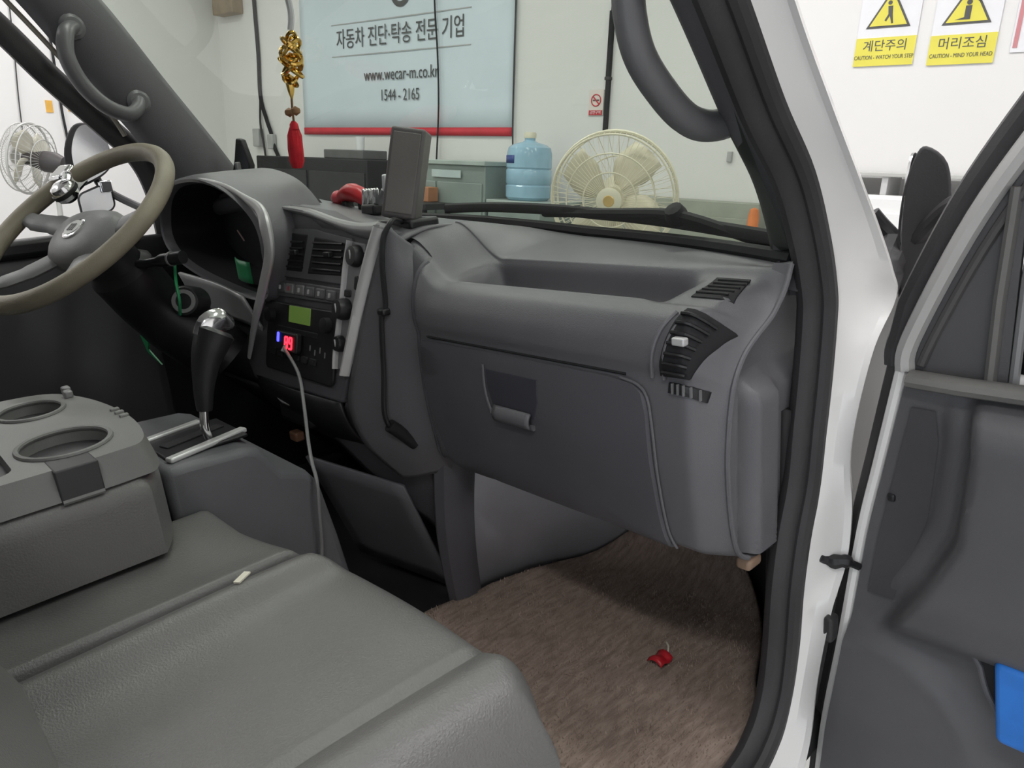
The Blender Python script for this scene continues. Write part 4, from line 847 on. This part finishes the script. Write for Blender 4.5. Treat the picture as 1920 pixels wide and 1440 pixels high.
dev = thing('dash_device', 'tall dark slab-shaped device standing on the dashboard centre', 'device', (0.07, 0.73, 0.69))
dr = Matrix.Rotation(math.radians(-28), 3, 'X') @ Matrix.Rotation(0, 3, 'Y'); dr = Matrix.Rotation(math.radians(38), 3, 'Z') @ Matrix.Rotation(math.radians(12), 3, 'Y') @ Matrix.Rotation(math.radians(-10), 3, 'X')
body = rbox('body', (0.098, 0.735, 0.768), (0.058, 0.046, 0.145), mat('device_grey', (0.12, 0.112, 0.112), 0.45, bump=0.2, bscale=500, var=0.1), dev, 0.005, rot=dr)
off = np.array(dr) @ V((0, -0.0235, 0.0))
rbox('front_plate', V((0.098, 0.735, 0.768)) + off, (0.046, 0.002, 0.128), mat('device_face', (0.17, 0.158, 0.15), 0.4, bump=0.1, var=0.1), body, 0.002, rot=dr)
rbox('foot', (0.085, 0.735, 0.690), (0.10, 0.06, 0.018), BLK, dev, 0.006)
link('neck', *g_tube([(0.080, 0.735, 0.690), (0.084, 0.735, 0.715)], 0.016, 12), BLK, dev)
chm = thing('phone_cradle', 'small shiny silver cradle clip beside the dark dash device', 'holder', (0.0, 0.78, 0.69))
rbox('cradle_base', (-0.055, 0.76, 0.712), (0.045, 0.03, 0.02), BLK, chm, 0.005)
for k in range(3): rbox('cradle_claw', (-0.075 + 0.018 * k, 0.757, 0.733), (0.007, 0.012, 0.034), CHR, chm, 0.003, rot=Matrix.Rotation(0.25, 3, 'Y'))
rbox('white_switch', (-0.012, 0.765, 0.757), (0.010, 0.012, 0.030), PAPER, chm, 0.003, rot=Matrix.Rotation(0.15, 3, 'Y'))
link('cradle_stem', *g_tube([(-0.045, 0.76, 0.712), (-0.02, 0.765, 0.745)], 0.006, 8), SILD, chm)
rt_ = thing('red_gadget', 'small red plastic gadget with black feet on the dashboard top', 'gadget', (-0.17, 0.79, 0.70))
link('shell', *g_tube(spline([(-0.215, 0.79, 0.733), (-0.185, 0.79, 0.742), (-0.15, 0.79, 0.738), (-0.118, 0.79, 0.722)], 5), [0.012, 0.014, 0.015, 0.015, 0.016, 0.017, 0.018, 0.018, 0.018, 0.017, 0.017, 0.016, 0.015, 0.014, 0.013, 0.011], 14), REDP, rt_)
link('nose', *g_lathe([(0, 0.018), (0.010, 0.014), (0.015, 0.004), (0.015, -0.004), (0.010, -0.012), (0, -0.014)], (-0.228, 0.79, 0.733), (-1, 0, 0), 14), mat('pink_red', (0.7, 0.12, 0.15), 0.35, var=0.1), rt_)
for x in (-0.195, -0.135): rbox('foot', (x, 0.79, 0.715), (0.016, 0.022, 0.025), BLK, rt_, 0.004)
cp = thing('windshield_clip', 'black spring clip standing by the driver side windshield corner', 'clip', (-0.63, 0.78, 0.77))
link('jaw', *g_prism([(-0.02, -0.06), (0.012, -0.055), (0.028, -0.01), (0.012, 0.05), (-0.004, 0.055), (-0.02, 0.01), (-0.035, -0.02)], lambda a, b: (-0.63 + a, 0.775 + 0.3 * a, 0.826 + b), lambda a, b: (-0.63 + a, 0.79 + 0.3 * a, 0.826 + b)), BLK, cp, mods=[BEV(0.004)])
rbox('pad', (-0.638, 0.772, 0.812), (0.014, 0.014, 0.03), SILD, cp, 0.003)
rbox('base', (-0.63, 0.785, 0.762), (0.06, 0.05, 0.03), BLK, cp, 0.006)

bc = thing('power_cable', 'black power cable clipped down the side of the center stack', 'cable', (0.15, 0.66, 0.36))
cpts = [(0.095, 0.72, 0.692), (0.130, 0.685, 0.700), (0.150, 0.659, 0.702), (0.149, 0.640, 0.676), (0.149, 0.632, 0.636), (0.150, 0.628, 0.577), (0.148, 0.618, 0.553), (0.147, 0.609, 0.468), (0.146, 0.600, 0.400), (0.146, 0.610, 0.368)]
link('cable', *g_tube(spline(cpts, 6), 0.0042, 8), BLK, bc)
rbox('cable_clip', (0.148, 0.624, 0.565), (0.020, 0.016, 0.012), BLK, bc, 0.004)
link('plug', *g_tube(spline([(0.146, 0.606, 0.378), (0.150, 0.622, 0.362), (0.158, 0.645, 0.335)], 4), 0.011, 12), BLKM, bc)
LEDB = mat('led_blue', (0.05, 0.05, 1.0), 0.4, emit=4.0); LEDR = mat('led_red', (1.0, 0.02, 0.04), 0.4, emit=4.0)
tx = thing('radio_transmitter', 'small black plug-in transmitter with glowing red digits and blue lamp', 'transmitter', tuple(SP(-0.125, 0.488, 0.01)))
plate('case', rrect(0.085, 0.036, 0.006, 4, -0.132, 0.488), 0.007, 0.020, BLK, tx, 0.003)
plate('blue_lamp', rrect(0.008, 0.018, 0.003, 4, -0.160, 0.494), 0.019, 0.0215, LEDB, tx, 0.0005)
def seg7(x, z, w_, h, segs, par):
    t = 0.0032
    S7 = {'a': (x, z + h / 2, w_, t), 'g': (x, z, w_, t), 'd': (x, z - h / 2, w_, t), 'f': (x - w_ / 2, z + h / 4, t, h / 2), 'b': (x + w_ / 2, z + h / 4, t, h / 2), 'e': (x - w_ / 2, z - h / 4, t, h / 2), 'c': (x + w_ / 2, z - h / 4, t, h / 2)}
    g = Geo()
    for s_ in segs:
        cx, cz, ww, hh = S7[s_]; g.add(*g_prism(rrect(ww, hh, 0.001, 1, cx, cz), lambda a, b: SP(a, b, 0.0215), lambda a, b: SP(a, b, 0.019)))
    g.out('digit', LEDR, par, smooth=0)
seg7(-0.127, 0.487, 0.010, 0.020, 'abcdefg', tx); seg7(-0.110, 0.487, 0.010, 0.020, 'abcdfg', tx)
uc = thing('charging_cable', 'thin grey charging cable hanging from the radio to the gear console', 'cable', (0.1, 0.47, 0.2))
link('cable', *g_tube(spline([SP(-0.128, 0.478, 0.024), (-0.06, 0.561, 0.447), (0.0, 0.533, 0.406), (0.04, 0.511, 0.360), (0.085, 0.490, 0.338), (0.112, 0.480, 0.312), (0.112, 0.474, 0.255), (0.110, 0.470, 0.205), (0.112, 0.462, 0.17)], 6), 0.003, 8), SILD, uc)
link('plug', *g_tube([SP(-0.128, 0.481, 0.020), SP(-0.127, 0.470, 0.026)], 0.0045, 10), SILD, uc)

# ================================================================== GARAGE THINGS (garage frame)
def RT(a, b, c): return ROOM @ Matrix.Translation((a, b, c))
# text upright on the front wall: local x -> a, local y -> c, local z -> b
TXT = Matrix(((1, 0, 0, 0), (0, 0, 1, 0), (0, 1, 0, 0), (0, 0, 0, 1)))
def wtext(s, a, c, size, m, par, b=0.02, sx=1.0, ex=0.0008):
    return text('lettering', s, size, m, par, ROOM @ Matrix.Translation((a, b, c)) @ TXT @ Matrix.Diagonal((1, 1, -1, 1)), ex, 'CENTER', sx)
ban = thing('wall_banner', 'pale blue company banner with red foot stripe on the white wall', 'banner', xf=RT(-1.42, 0.0, -0.2))
bx0, bx1, bz0, bz1 = -2.70, -0.175, -0.20, 1.25
BANM = mat('banner_cloth', (0.69, 0.78, 0.85), 0.6, bump=0.1, bscale=40, var=0.02, vscale=2)
link('cloth', *g_grid(lambda u, w_: (bx0 + (bx1 - bx0) * u, 0.012 + 0.003 * math.sin(9 * u), bz0 + (bz1 - bz0) * w_), 30, 8), BANM, ban, xf=ROOM, mods=[SOL(0.003)])
link('red_stripe', *g_grid(lambda u, w_: (bx0 + (bx1 - bx0) * u, 0.0165 + 0.003 * math.sin(9 * u), bz0 + 0.06 * w_), 30, 2), REDINK, ban, xf=ROOM, mods=[SOL(0.002)])
wtext('자동차 진단·탁송 전문 기업', -1.415, 0.562, 0.17, INK, ban, sx=0.80)
wtext('www.wecar-m.co.kr', -1.375, 0.272, 0.135, INK, ban, sx=0.80)
wtext('1544 - 2165', -1.38, 0.110, 0.125, INK, ban, sx=0.78)
for c in (0.69, 0.44): rbox('rule_line', (-1.42, 0.0175, c), (1.65, 0.002, 0.008), INKG, ban, 0, xf=ROOM)
link('emblem', *g_tube([(-1.36 + 0.095 * math.cos(t), 0.018, 0.875 + 0.095 * math.sin(t)) for t in np.linspace(0, 2 * math.pi, 36, endpoint=False)], 0.02, 8, closed=True, flat=(1.0, 0.12), up=(0, 1, 0)), INK, ban, xf=ROOM)
wc = thing('wall_cable', 'thick black cable running down the white wall beside the banner', 'cable', xf=RT(-3.35, 0.02, -0.4))
link('cable', *g_tube(spline([(-3.40, 0.02, 1.6), (-3.399, 0.02, 1.0), (-3.381, 0.02, 0.535), (-3.388, 0.02, 0.152), (-3.30, 0.025, -0.06), (-3.224, 0.03, -0.193), (-3.18, 0.03, -0.32), (-3.113, 0.02, -0.44)], 5), 0.018, 8), BLKM, wc, xf=ROOM)
link('cable_branch', *g_tube(spline([(-3.388, 0.02, 0.152), (-3.40, 0.03, -0.1), (-3.36, 0.03, -0.3), (-3.33, 0.02, -0.6)], 5), 0.011, 8), RUB, wc, xf=ROOM)
sb = thing('switch_box', 'grey electrical switch boxes on the wall below the black cable', 'switch box', xf=RT(-3.4, 0.0, -0.32))
rbox('box', (-3.455, 0.03, -0.235), (0.11, 0.06, 0.17), INKG, sb, 0.01, xf=ROOM); rbox('box', (-3.22, 0.03, -0.27), (0.09, 0.05, 0.14), INKG, sb, 0.01, xf=ROOM)
bw = tag(link('banner_wire', *g_tube(spline([(-0.964, 0.04, 1.3), (-0.955, 0.04, 0.768), (-0.921, 0.04, 0.396), (-0.907, 0.04, 0.013), (-0.928, 0.04, -0.385)], 6), 0.007, 6), BLKM, None, xf=ROOM), 'thin dark wire hanging down in front of the banner', 'wire')
be = tag(link('edge_wire', *g_tube(spline([(-0.165, 0.03, 1.3), (-0.165, 0.03, 0.5), (-0.16, 0.03, -0.1), (-0.15, 0.03, -0.3)], 5), 0.006, 6), RUB, None, xf=ROOM), 'thin dark wire along the banner edge above the water bottle', 'wire')
pl = thing('cable_duct', 'black vertical cable duct on the white wall above the fan', 'cable duct', xf=RT(0.62, 0.0, -0.18))
rbox('duct', (0.623, 0.015, 0.36), (0.028, 0.03, 0.40), BLKM, pl, 0.003, xf=ROOM); rbox('duct', (0.625, 0.015, -0.01), (0.026, 0.03, 0.33), BLKM, pl, 0.003, xf=ROOM)
rbox('duct_clamp', (0.624, 0.017, 0.16), (0.04, 0.034, 0.02), RUB, pl, 0.003, xf=ROOM)
link('duct_wire', *g_tube([(0.620, 0.015, 0.55), (0.62, 0.015, 1.4)], 0.008, 6), BLKM, pl, xf=ROOM)
ns_ = thing('no_smoking_sign', 'small white no smoking notice with red band on the wall', 'sign', xf=RT(0.535, 0.0, 0.015))
rbox('board', (0.535, 0.006, 0.015), (0.115, 0.006, 0.16), mat('pinkish_print', (0.8, 0.72, 0.68), 0.6, var=0.03), ns_, 0.002, xf=ROOM)
rbox('red_band', (0.535, 0.0105, -0.047), (0.105, 0.003, 0.030), REDINK, ns_, 0.001, xf=ROOM)
link('ring', *g_tube([(0.535 + 0.036 * math.cos(t), 0.011, 0.03 + 0.036 * math.sin(t)) for t in np.linspace(0, 2 * math.pi, 28, endpoint=False)], 0.0035, 6, closed=True), REDINK, ns_, xf=ROOM)
rbox('slash', (0.535, 0.0115, 0.03), (0.008, 0.002, 0.07), REDINK, ns_, 0, xf=ROOM, rot=Matrix.Rotation(math.radians(-45), 3, 'Y'))
rbox('cigarette', (0.535, 0.0105, 0.03), (0.05, 0.002, 0.009), INK, ns_, 0, xf=ROOM)
wtext('금연구역', 0.535, -0.047, 0.024, PAPER, ns_, b=0.0125)

def poster(a0, c0, label, big, small, glyph):
    t = thing('safety_poster', label, 'poster', xf=RT(a0, 0, c0))
    W_, H_ = 0.285, 0.43
    rbox('board', (a0, 0.005, c0 + H_ / 2), (W_, 0.006, H_), PAPER, t, 0.001, xf=ROOM)
    rbox('yellow_band', (a0, 0.009, c0 + 0.067), (W_, 0.003, 0.134), YEL, t, 0, xf=ROOM)
    tri = [(-0.105, 0.0), (0.105, 0.0), (0.0, 0.185)]
    zb_ = c0 + 0.178
    link('triangle_border', *g_prism(tri, lambda p, q: (a0 + p, 0.011, zb_ + q), lambda p, q: (a0 + p, 0.0085, zb_ + q)), INK, t, xf=ROOM, smooth=0)
    link('triangle', *g_prism([(p * 0.84, 0.010 + q * 0.84) for p, q in tri], lambda p, q: (a0 + p, 0.013, zb_ + q), lambda p, q: (a0 + p, 0.0105, zb_ + q)), YEL, t, xf=ROOM, smooth=0)
    wtext(big, a0, c0 + 0.092, 0.058, INK, t, b=0.0112, sx=1.0)
    wtext(small, a0, c0 + 0.040, 0.027, INK, t, b=0.0112, sx=0.72)
    for poly in glyph: link('pictogram', *g_prism(poly, lambda p, q: (a0 + p, 0.015, zb_ + q), lambda p, q: (a0 + p, 0.0125, zb_ + q)), INK, t, xf=ROOM, smooth=0)
man = [cup(-0.005, 0.115, 0.010, 0.010, 12), [(-0.012, 0.10), (0.01, 0.10), (0.014, 0.06), (0.022, 0.02), (0.014, 0.018), (0.002, 0.055), (-0.012, 0.03), (-0.02, 0.034), (-0.006, 0.062)]]
head = [cup(0.0, 0.095, 0.012, 0.012, 12), [(-0.013, 0.08), (0.013, 0.08), (0.013, 0.02), (-0.013, 0.02)], [(0.018, 0.125), (0.045, 0.10), (0.04, 0.094), (0.014, 0.118)], [(-0.05, 0.02), (-0.013, 0.02), (-0.013, 0.03)]]
poster(2.278, 0.160, 'yellow and white stair caution poster beside the white door pillar', '계단주의', 'CAUTION - WATCH YOUR STEP', man)
poster(2.628, 0.150, 'yellow and white low headroom caution poster between two other notices', '머리조심', 'CAUTION - MIND YOUR HEAD', head)
p3 = thing('red_bordered_notice', 'white wall notice with thin red border above the open door', 'notice', xf=RT(3.0, 0, 0.19))
rbox('board', (3.0, 0.005, 0.42), (0.34, 0.006, 0.46), PAPER, p3, 0.001, xf=ROOM)
for (a, c, w_, h) in ((2.848, 0.43, 0.018, 0.44), (3.152, 0.43, 0.018, 0.44), (3.0, 0.64, 0.32, 0.018)): rbox('red_border', (a, 0.0095, c), (w_, 0.003, h), mat('faded_red', (0.6, 0.25, 0.27), 0.6, var=0.05), p3, 0, xf=ROOM)
link('blue_dot', *g_lathe([(0.04, 0), (0.04, 0.003), (0, 0.003)], (2.93, 0.009, 0.32), (0, 1, 0), 24, up=(0, 0, 1)), mat('navy_print', (0.08, 0.1, 0.2), 0.6, var=0.05), p3, xf=ROOM)
tag(rbox('wall_socket', (1.511, 0.01, -0.305), (0.03, 0.02, 0.06), INKG, None, 0.004, xf=ROOM), 'small grey wall socket right of the cream fan', 'socket')
tag(rbox('brown_box', (-3.80, 0.06, 1.0), (0.36, 0.12, 0.20), mat('brown_card', (0.32, 0.24, 0.16), 0.7, var=0.15), None, 0.01, xf=ROOM), 'brown box fixed high on the wall left of the black cable', 'box')

# bench, counter and what stands on them
ct = thing('display_counter', 'grey-green counter with pale top edge along the wall under the banner', 'counter', xf=RT(-0.15, 0.3, FLOOR_C))
GRN = mat('grey_green_panel', (0.24, 0.29, 0.27), 0.3, var=0.12, vscale=3)
rbox('carcass', (-0.40, 0.30, (FLOOR_C - 0.41) / 2), (0.90, 0.50, -0.41 - FLOOR_C), GRN, ct, 0.006, xf=ROOM)
rbox('top_board', (-0.40, 0.30, -0.395), (0.92, 0.54, 0.03), mat('grey_green_top', (0.40, 0.46, 0.43), 0.3, var=0.08), ct, 0.005, xf=ROOM)
for a in (-0.62, -0.18): rbox('counter_door', (a, 0.555, -1.05), (0.42, 0.015, 1.05), GRN, ct, 0.005, xf=ROOM)
rbox('paper_strip', (-0.30, 0.565, -0.47), (0.28, 0.004, 0.05), mat('pale_blue_paper', (0.5, 0.6, 0.6), 0.6, var=0.05), ct, 0, xf=ROOM)
lowc = thing('low_cabinet', 'low grey-green cabinet against the wall behind the cream fan', 'cabinet', xf=RT(1.2, 0.05, FLOOR_C))
rbox('carcass', (1.18, 0.075, (FLOOR_C - 0.56) / 2), (1.20, 0.13, -0.56 - FLOOR_C), mat('sage_panel', (0.34, 0.36, 0.30), 0.5, var=0.06), lowc, 0.006, xf=ROOM)
for a in (0.85, 1.45): rbox('cabinet_door', (a, 0.145, -1.2), (0.55, 0.012, 1.1), MATS['sage_panel'], lowc, 0.004, xf=ROOM)
mv = thing('black_cabinet', 'low black cabinet under the left half of the banner', 'cabinet', xf=RT(-1.9, 0.3, FLOOR_C))
rbox('carcass', (-1.88, 0.33, (FLOOR_C - 0.40) / 2), (1.50, 0.50, -0.40 - FLOOR_C), BLKM, mv, 0.01, xf=ROOM)
for a in (-2.24, -1.50): rbox('cabinet_door', (a, 0.585, -1.1), (0.70, 0.012, 1.2), BLK, mv, 0.004, xf=ROOM)
rbox('kick_plate', (-1.88, 0.585, -1.8), (1.4, 0.012, 0.1), BLK, mv, 0.003, xf=ROOM)
bn = thing('monitor_box', 'grey box with white label on the black cabinet under the banner', 'box', xf=RT(-1.55, 0.3, -0.40))
rbox('case', (-1.55, 0.35, -0.365), (0.50, 0.25, 0.07), mat('dark_grey_box', (0.12, 0.12, 0.12), 0.5, var=0.1), bn, 0.008, xf=ROOM)
tag(link('white_cup', *g_lathe([(0.030, 0), (0.036, 0.10), (0.034, 0.10), (0.028, 0.005), (0, 0.005)], (-1.42, 0.40, -0.33), (0, 0, 1), 16), PAPER, None, xf=ROOM), 'small white paper cup on the grey box under the banner', 'cup')
tag(rbox('orange_carton', (-0.49, 0.63, -0.615), (0.26, 0.1, 0.10), mat('orange_card', (0.45, 0.2, 0.1), 0.6, var=0.1), None, 0.006, xf=ROOM), 'small orange carton in front of the counter', 'carton')
st = thing('step_stool', 'dark step stool in front of the counter carrying the orange carton', 'stool', xf=RT(-0.45, 0.72, FLOOR_C))
rbox('seat', (-0.45, 0.72, -0.685), (0.5, 0.28, 0.04), BLKM, st, 0.006, xf=ROOM)
for (a, b) in ((-0.66, 0.61), (-0.24, 0.61), (-0.66, 0.83), (-0.24, 0.83)): rbox('leg', (a, b, (FLOOR_C - 0.70) / 2), (0.03, 0.03, -0.70 - FLOOR_C), BLKM, st, 0.004, xf=ROOM)

js = thing('bottle_stand', 'grey-green cabinet stand carrying the blue water bottle', 'stand', xf=RT(0.30, 0.33, FLOOR_C))
rbox('carcass', (0.30, 0.32, (FLOOR_C - 0.645) / 2), (0.44, 0.46, -0.645 - FLOOR_C), GRN, js, 0.006, xf=ROOM)
rbox('top_board', (0.30, 0.32, -0.633), (0.46, 0.48, 0.024), MATS['grey_green_top'], js, 0.005, xf=ROOM)
rbox('stand_door', (0.30, 0.556, -1.2), (0.38, 0.012, 0.95), GRN, js, 0.004, xf=ROOM)
jug = thing('water_bottle', 'large blue water cooler bottle with dark blue label on the counter', 'water bottle', xf=RT(0.25, 0.33, -0.6))
JM = mat('blue_clear_plastic', (0.32, 0.52, 0.66), 0.15, var=0.08, vscale=8)
jb = mat('navy_label', (0.03, 0.06, 0.25), 0.4, var=0.05)
jc = (0.27, 0.36, -0.62)
prf = [(0.0, 0), (0.13, 0.0), (0.150, 0.02), (0.152, 0.09), (0.145, 0.10), (0.152, 0.11), (0.152, 0.19), (0.145, 0.20), (0.152, 0.21), (0.150, 0.30), (0.140, 0.335), (0.11, 0.355), (0.05, 0.37), (0.035, 0.38), (0.035, 0.41), (0.0, 0.41)]
link('bottle', *g_lathe([(r, h) for r, h in prf], jc, (0, 0, 1), 36), JM, jug, xf=ROOM)
link('cap', *g_lathe([(0.04, 0.395), (0.042, 0.42), (0.036, 0.432), (0, 0.432)], jc, (0, 0, 1), 24), CREAM, jug, xf=ROOM)
lv, lf = [], []
for i in range(9):
    a = math.radians(92 + i * 6)
    for h in (0.235, 0.285): lv.append((jc[0] + 0.1535 * math.cos(a), jc[1] + 0.1535 * math.sin(a), jc[2] + h))
for i in range(8): lf.append((2 * i, 2 * i + 1, 2 * i + 3, 2 * i + 2))
link('label_patch', lv, lf, jb, jug, xf=ROOM, mods=[SOL(0.001)])
# fans
def fan(label, c, facing, R_, hub_m, blade_m, guard_m, base_c):
    t = thing('standing_fan', label, 'fan', xf=RT(c[0], c[1], base_c))
    c = V(c); n_ = nz(facing); u, w_, n_ = frame_from(n_, (0, 0, 1))
    def fp(a, r, h=0): return c + r * (math.cos(a) * u + math.sin(a) * w_) + n_ * h
    for (r, h, th) in ((R_, 0.0, 0.008), (R_ * 0.97, 0.05, 0.004), (R_ * 0.70, 0.075, 0.003), (R_ * 0.42, 0.085, 0.003), (R_ * 0.97, -0.05, 0.004), (R_ * 0.6, -0.09, 0.003)):
        link('guard_ring', *g_tube([fp(a, r, h) for a in np.linspace(0, 2 * math.pi, 44, endpoint=False)], th, 6, closed=True), guard_m, t, xf=ROOM)
    g = Geo()
    for k in range(72):
        a = 2 * math.pi * k / 72
        g.add(*g_tube([fp(a, R_ * 0.2, 0.09), fp(a, R_ * 0.6, 0.08), fp(a, R_ * 0.97, 0.05), fp(a, R_, 0.0)], 0.0011, 4))
        if k % 2 == 0: g.add(*g_tube([fp(a, R_ * 0.2, -0.10), fp(a, R_ * 0.6, -0.09), fp(a, R_ * 0.97, -0.05), fp(a, R_, 0.0)], 0.0014, 4))
    wg = g.out('guard_wires', guard_m, t, xf=ROOM, smooth=0); wg['kind'] = 'stuff'
    bd = link('badge', *g_lathe([(R_ * 0.2, 0), (R_ * 0.2, 0.008), (R_ * 0.16, 0.014), (0, 0.014)], fp(0, 0, 0.088), n_, 28), guard_m, t, xf=ROOM)
    link('badge_centre', *g_lathe([(R_ * 0.09, 0), (R_ * 0.08, 0.003), (0, 0.003)], fp(0, 0, 0.102), n_, 20), hub_m, bd, xf=ROOM)
    for k in range(4):
        a0 = k * math.pi / 2 + 0.4; v, f = [], []
        for i in range(7):
            r = R_ * (0.16 + 0.74 * i / 6); spread = 0.32 + 0.28 * math.sin(math.pi * min(1, i / 6 + 0.1))
            for j in range(5):
                s_ = (j / 4 - 0.5) * 2; v.append(fp(a0 + spread * s_ + 0.25 * i / 6, r, 0.022 * s_))
        for i in range(6):
            for j in range(4): f.append((i * 5 + j, i * 5 + j + 1, (i + 1) * 5 + j + 1, (i + 1) * 5 + j))
        link('blade', v, f, blade_m, t, xf=ROOM, mods=[SOL(0.003)])
    link('motor', *g_lathe([(R_ * 0.18, 0.03), (R_ * 0.2, -0.02), (R_ * 0.3, -0.10), (R_ * 0.3, -0.17), (R_ * 0.2, -0.22), (0, -0.23)], c, n_, 24), hub_m if blade_m is not CREAM else CREAM, t, xf=ROOM)
    pb = c - n_ * 0.15
    link('pole', *g_tube([pb + V((0, 0, -0.05)), (pb[0], pb[1], base_c + 0.05)], 0.016, 12, up=(1, 0, 0)), guard_m, t, xf=ROOM)
    link('base', *g_lathe([(0.22, 0), (0.22, 0.02), (0.15, 0.045), (0.03, 0.06), (0, 0.06)], (pb[0], pb[1], base_c), (0, 0, 1), 32), guard_m, t, xf=ROOM)
camr = ROOM.inverted() @ CAM_POS
GB = mat('gold_badge', (0.7, 0.5, 0.2), 0.4, metal=0.4, var=0.1)
CLR = mat('fan_grey_clear', (0.62, 0.6, 0.5), 0.3, var=0.05)
fan('cream standing fan with round wire guard in front of the low cabinet', (1.724, 1.6, -0.505), (0.35, 0.9, -0.12), 0.268, GB, CREAM, mat('cream_wire', (0.78, 0.74, 0.58), 0.4, var=0.05), FLOOR_C)
fan('grey standing fan with dark motor beyond the driver window', (-2.0, 2.572, -0.46), (-0.75, 0.6, 0.12), 0.215, mat('dark_motor', (0.05, 0.045, 0.045), 0.5, var=0.1), CLR, mat('grey_wire', (0.45, 0.45, 0.43), 0.4, var=0.05), FLOOR_C)
hs = thing('cream_machine', 'cream rounded machine housing beyond the driver window', 'machine', xf=RT(-2.0, 2.95, FLOOR_C))
link('housing', *g_lathe([(0.30, 0), (0.32, 0.3), (0.32, 0.85), (0.30, 1.05), (0.24, 1.20), (0.14, 1.29), (0, 1.32)], (-2.1, 3.13, FLOOR_C), (0, 0, 1), 36), CREAM, hs, xf=ROOM)
link('base_ring', *g_lathe([(0.33, 0), (0.33, 0.05), (0.30, 0.05)], (-2.1, 3.13, FLOOR_C), (0, 0, 1), 36), INKG, hs, xf=ROOM)
lw = A0 + 0.012
for (b, c, lab) in ((1.665, -0.05, 'small orange sticker on the side wall left of the black wire'), (1.485, -0.03, 'small orange sticker on the side wall right of the black wire')):
    tag(rbox('orange_sticker', (A0 + 0.004, b, c), (0.008, 0.055, 0.10), mat('orange_print', (0.75, 0.42, 0.08), 0.6, var=0.1), None, 0.001, xf=ROOM), lab, 'sticker')
tag(link('side_wire', *g_tube(spline([(A0 + 0.03, 1.60, 0.9), (A0 + 0.03, 1.59, 0.4), (A0 + 0.03, 1.580, 0.13), (A0 + 0.03, 1.575, -0.1), (A0 + 0.03, 1.56, -0.32), (A0 + 0.03, 1.55, -0.6)], 5), 0.011, 6), BLKM, None, xf=ROOM), 'black wire hanging down the side wall between two orange stickers', 'wire')
tag(link('thin_side_wire', *g_tube(spline([(A0 + 0.02, 1.86, 0.9), (A0 + 0.02, 1.88, 0.38), (A0 + 0.02, 1.90, 0.0), (A0 + 0.02, 1.91, -0.4)], 5), 0.005, 6), RUB, None, xf=ROOM), 'thin grey wire on the side wall above the grey fan', 'wire')
# white cupboard seen between the pillar and the open door
wcb = thing('white_cupboard', 'glossy white cupboard with grey top shelf below the caution posters', 'cupboard', xf=RT(2.7, 0.2, FLOOR_C))
GLW = mat('gloss_white', (0.9, 0.9, 0.9), 0.12, coat=0.6, var=0.01)
rbox('carcass', (2.75, 0.20, (FLOOR_C - 0.47) / 2), (1.5, 0.38, -0.47 - FLOOR_C), GLW, wcb, 0.02, xf=ROOM)
rbox('top_shelf', (2.75, 0.17, -0.375), (1.5, 0.30, 0.02), mat('shelf_grey', (0.5, 0.5, 0.48), 0.4, var=0.05), wcb, 0.004, xf=ROOM)
for a in (2.05, 2.46, 3.0, 3.45): rbox('shelf_post', (a, 0.17, -0.42), (0.03, 0.26, 0.10), SIL, wcb, 0.003, xf=ROOM)
for a in (2.4, 3.1): rbox('cupboard_door', (a, 0.395, -1.15), (0.66, 0.012, 1.2), GLW, wcb, 0.006, xf=ROOM)

op = thing('orange_post', 'small orange safety post standing by the low cabinet end', 'post', xf=RT(1.84, 0.35, FLOOR_C))
link('post', *g_lathe([(0.035, 0.02), (0.030, 1.26), (0.022, 1.30), (0, 1.31)], (1.84, 0.35, FLOOR_C), (0, 0, 1), 16), mat('orange_plastic', (0.75, 0.22, 0.06), 0.5, var=0.1), op, xf=ROOM)
link('post_foot', *g_lathe([(0.12, 0), (0.12, 0.02), (0.04, 0.04), (0, 0.04)], (1.84, 0.35, FLOOR_C), (0, 0, 1), 20), BLKM, op, xf=ROOM)
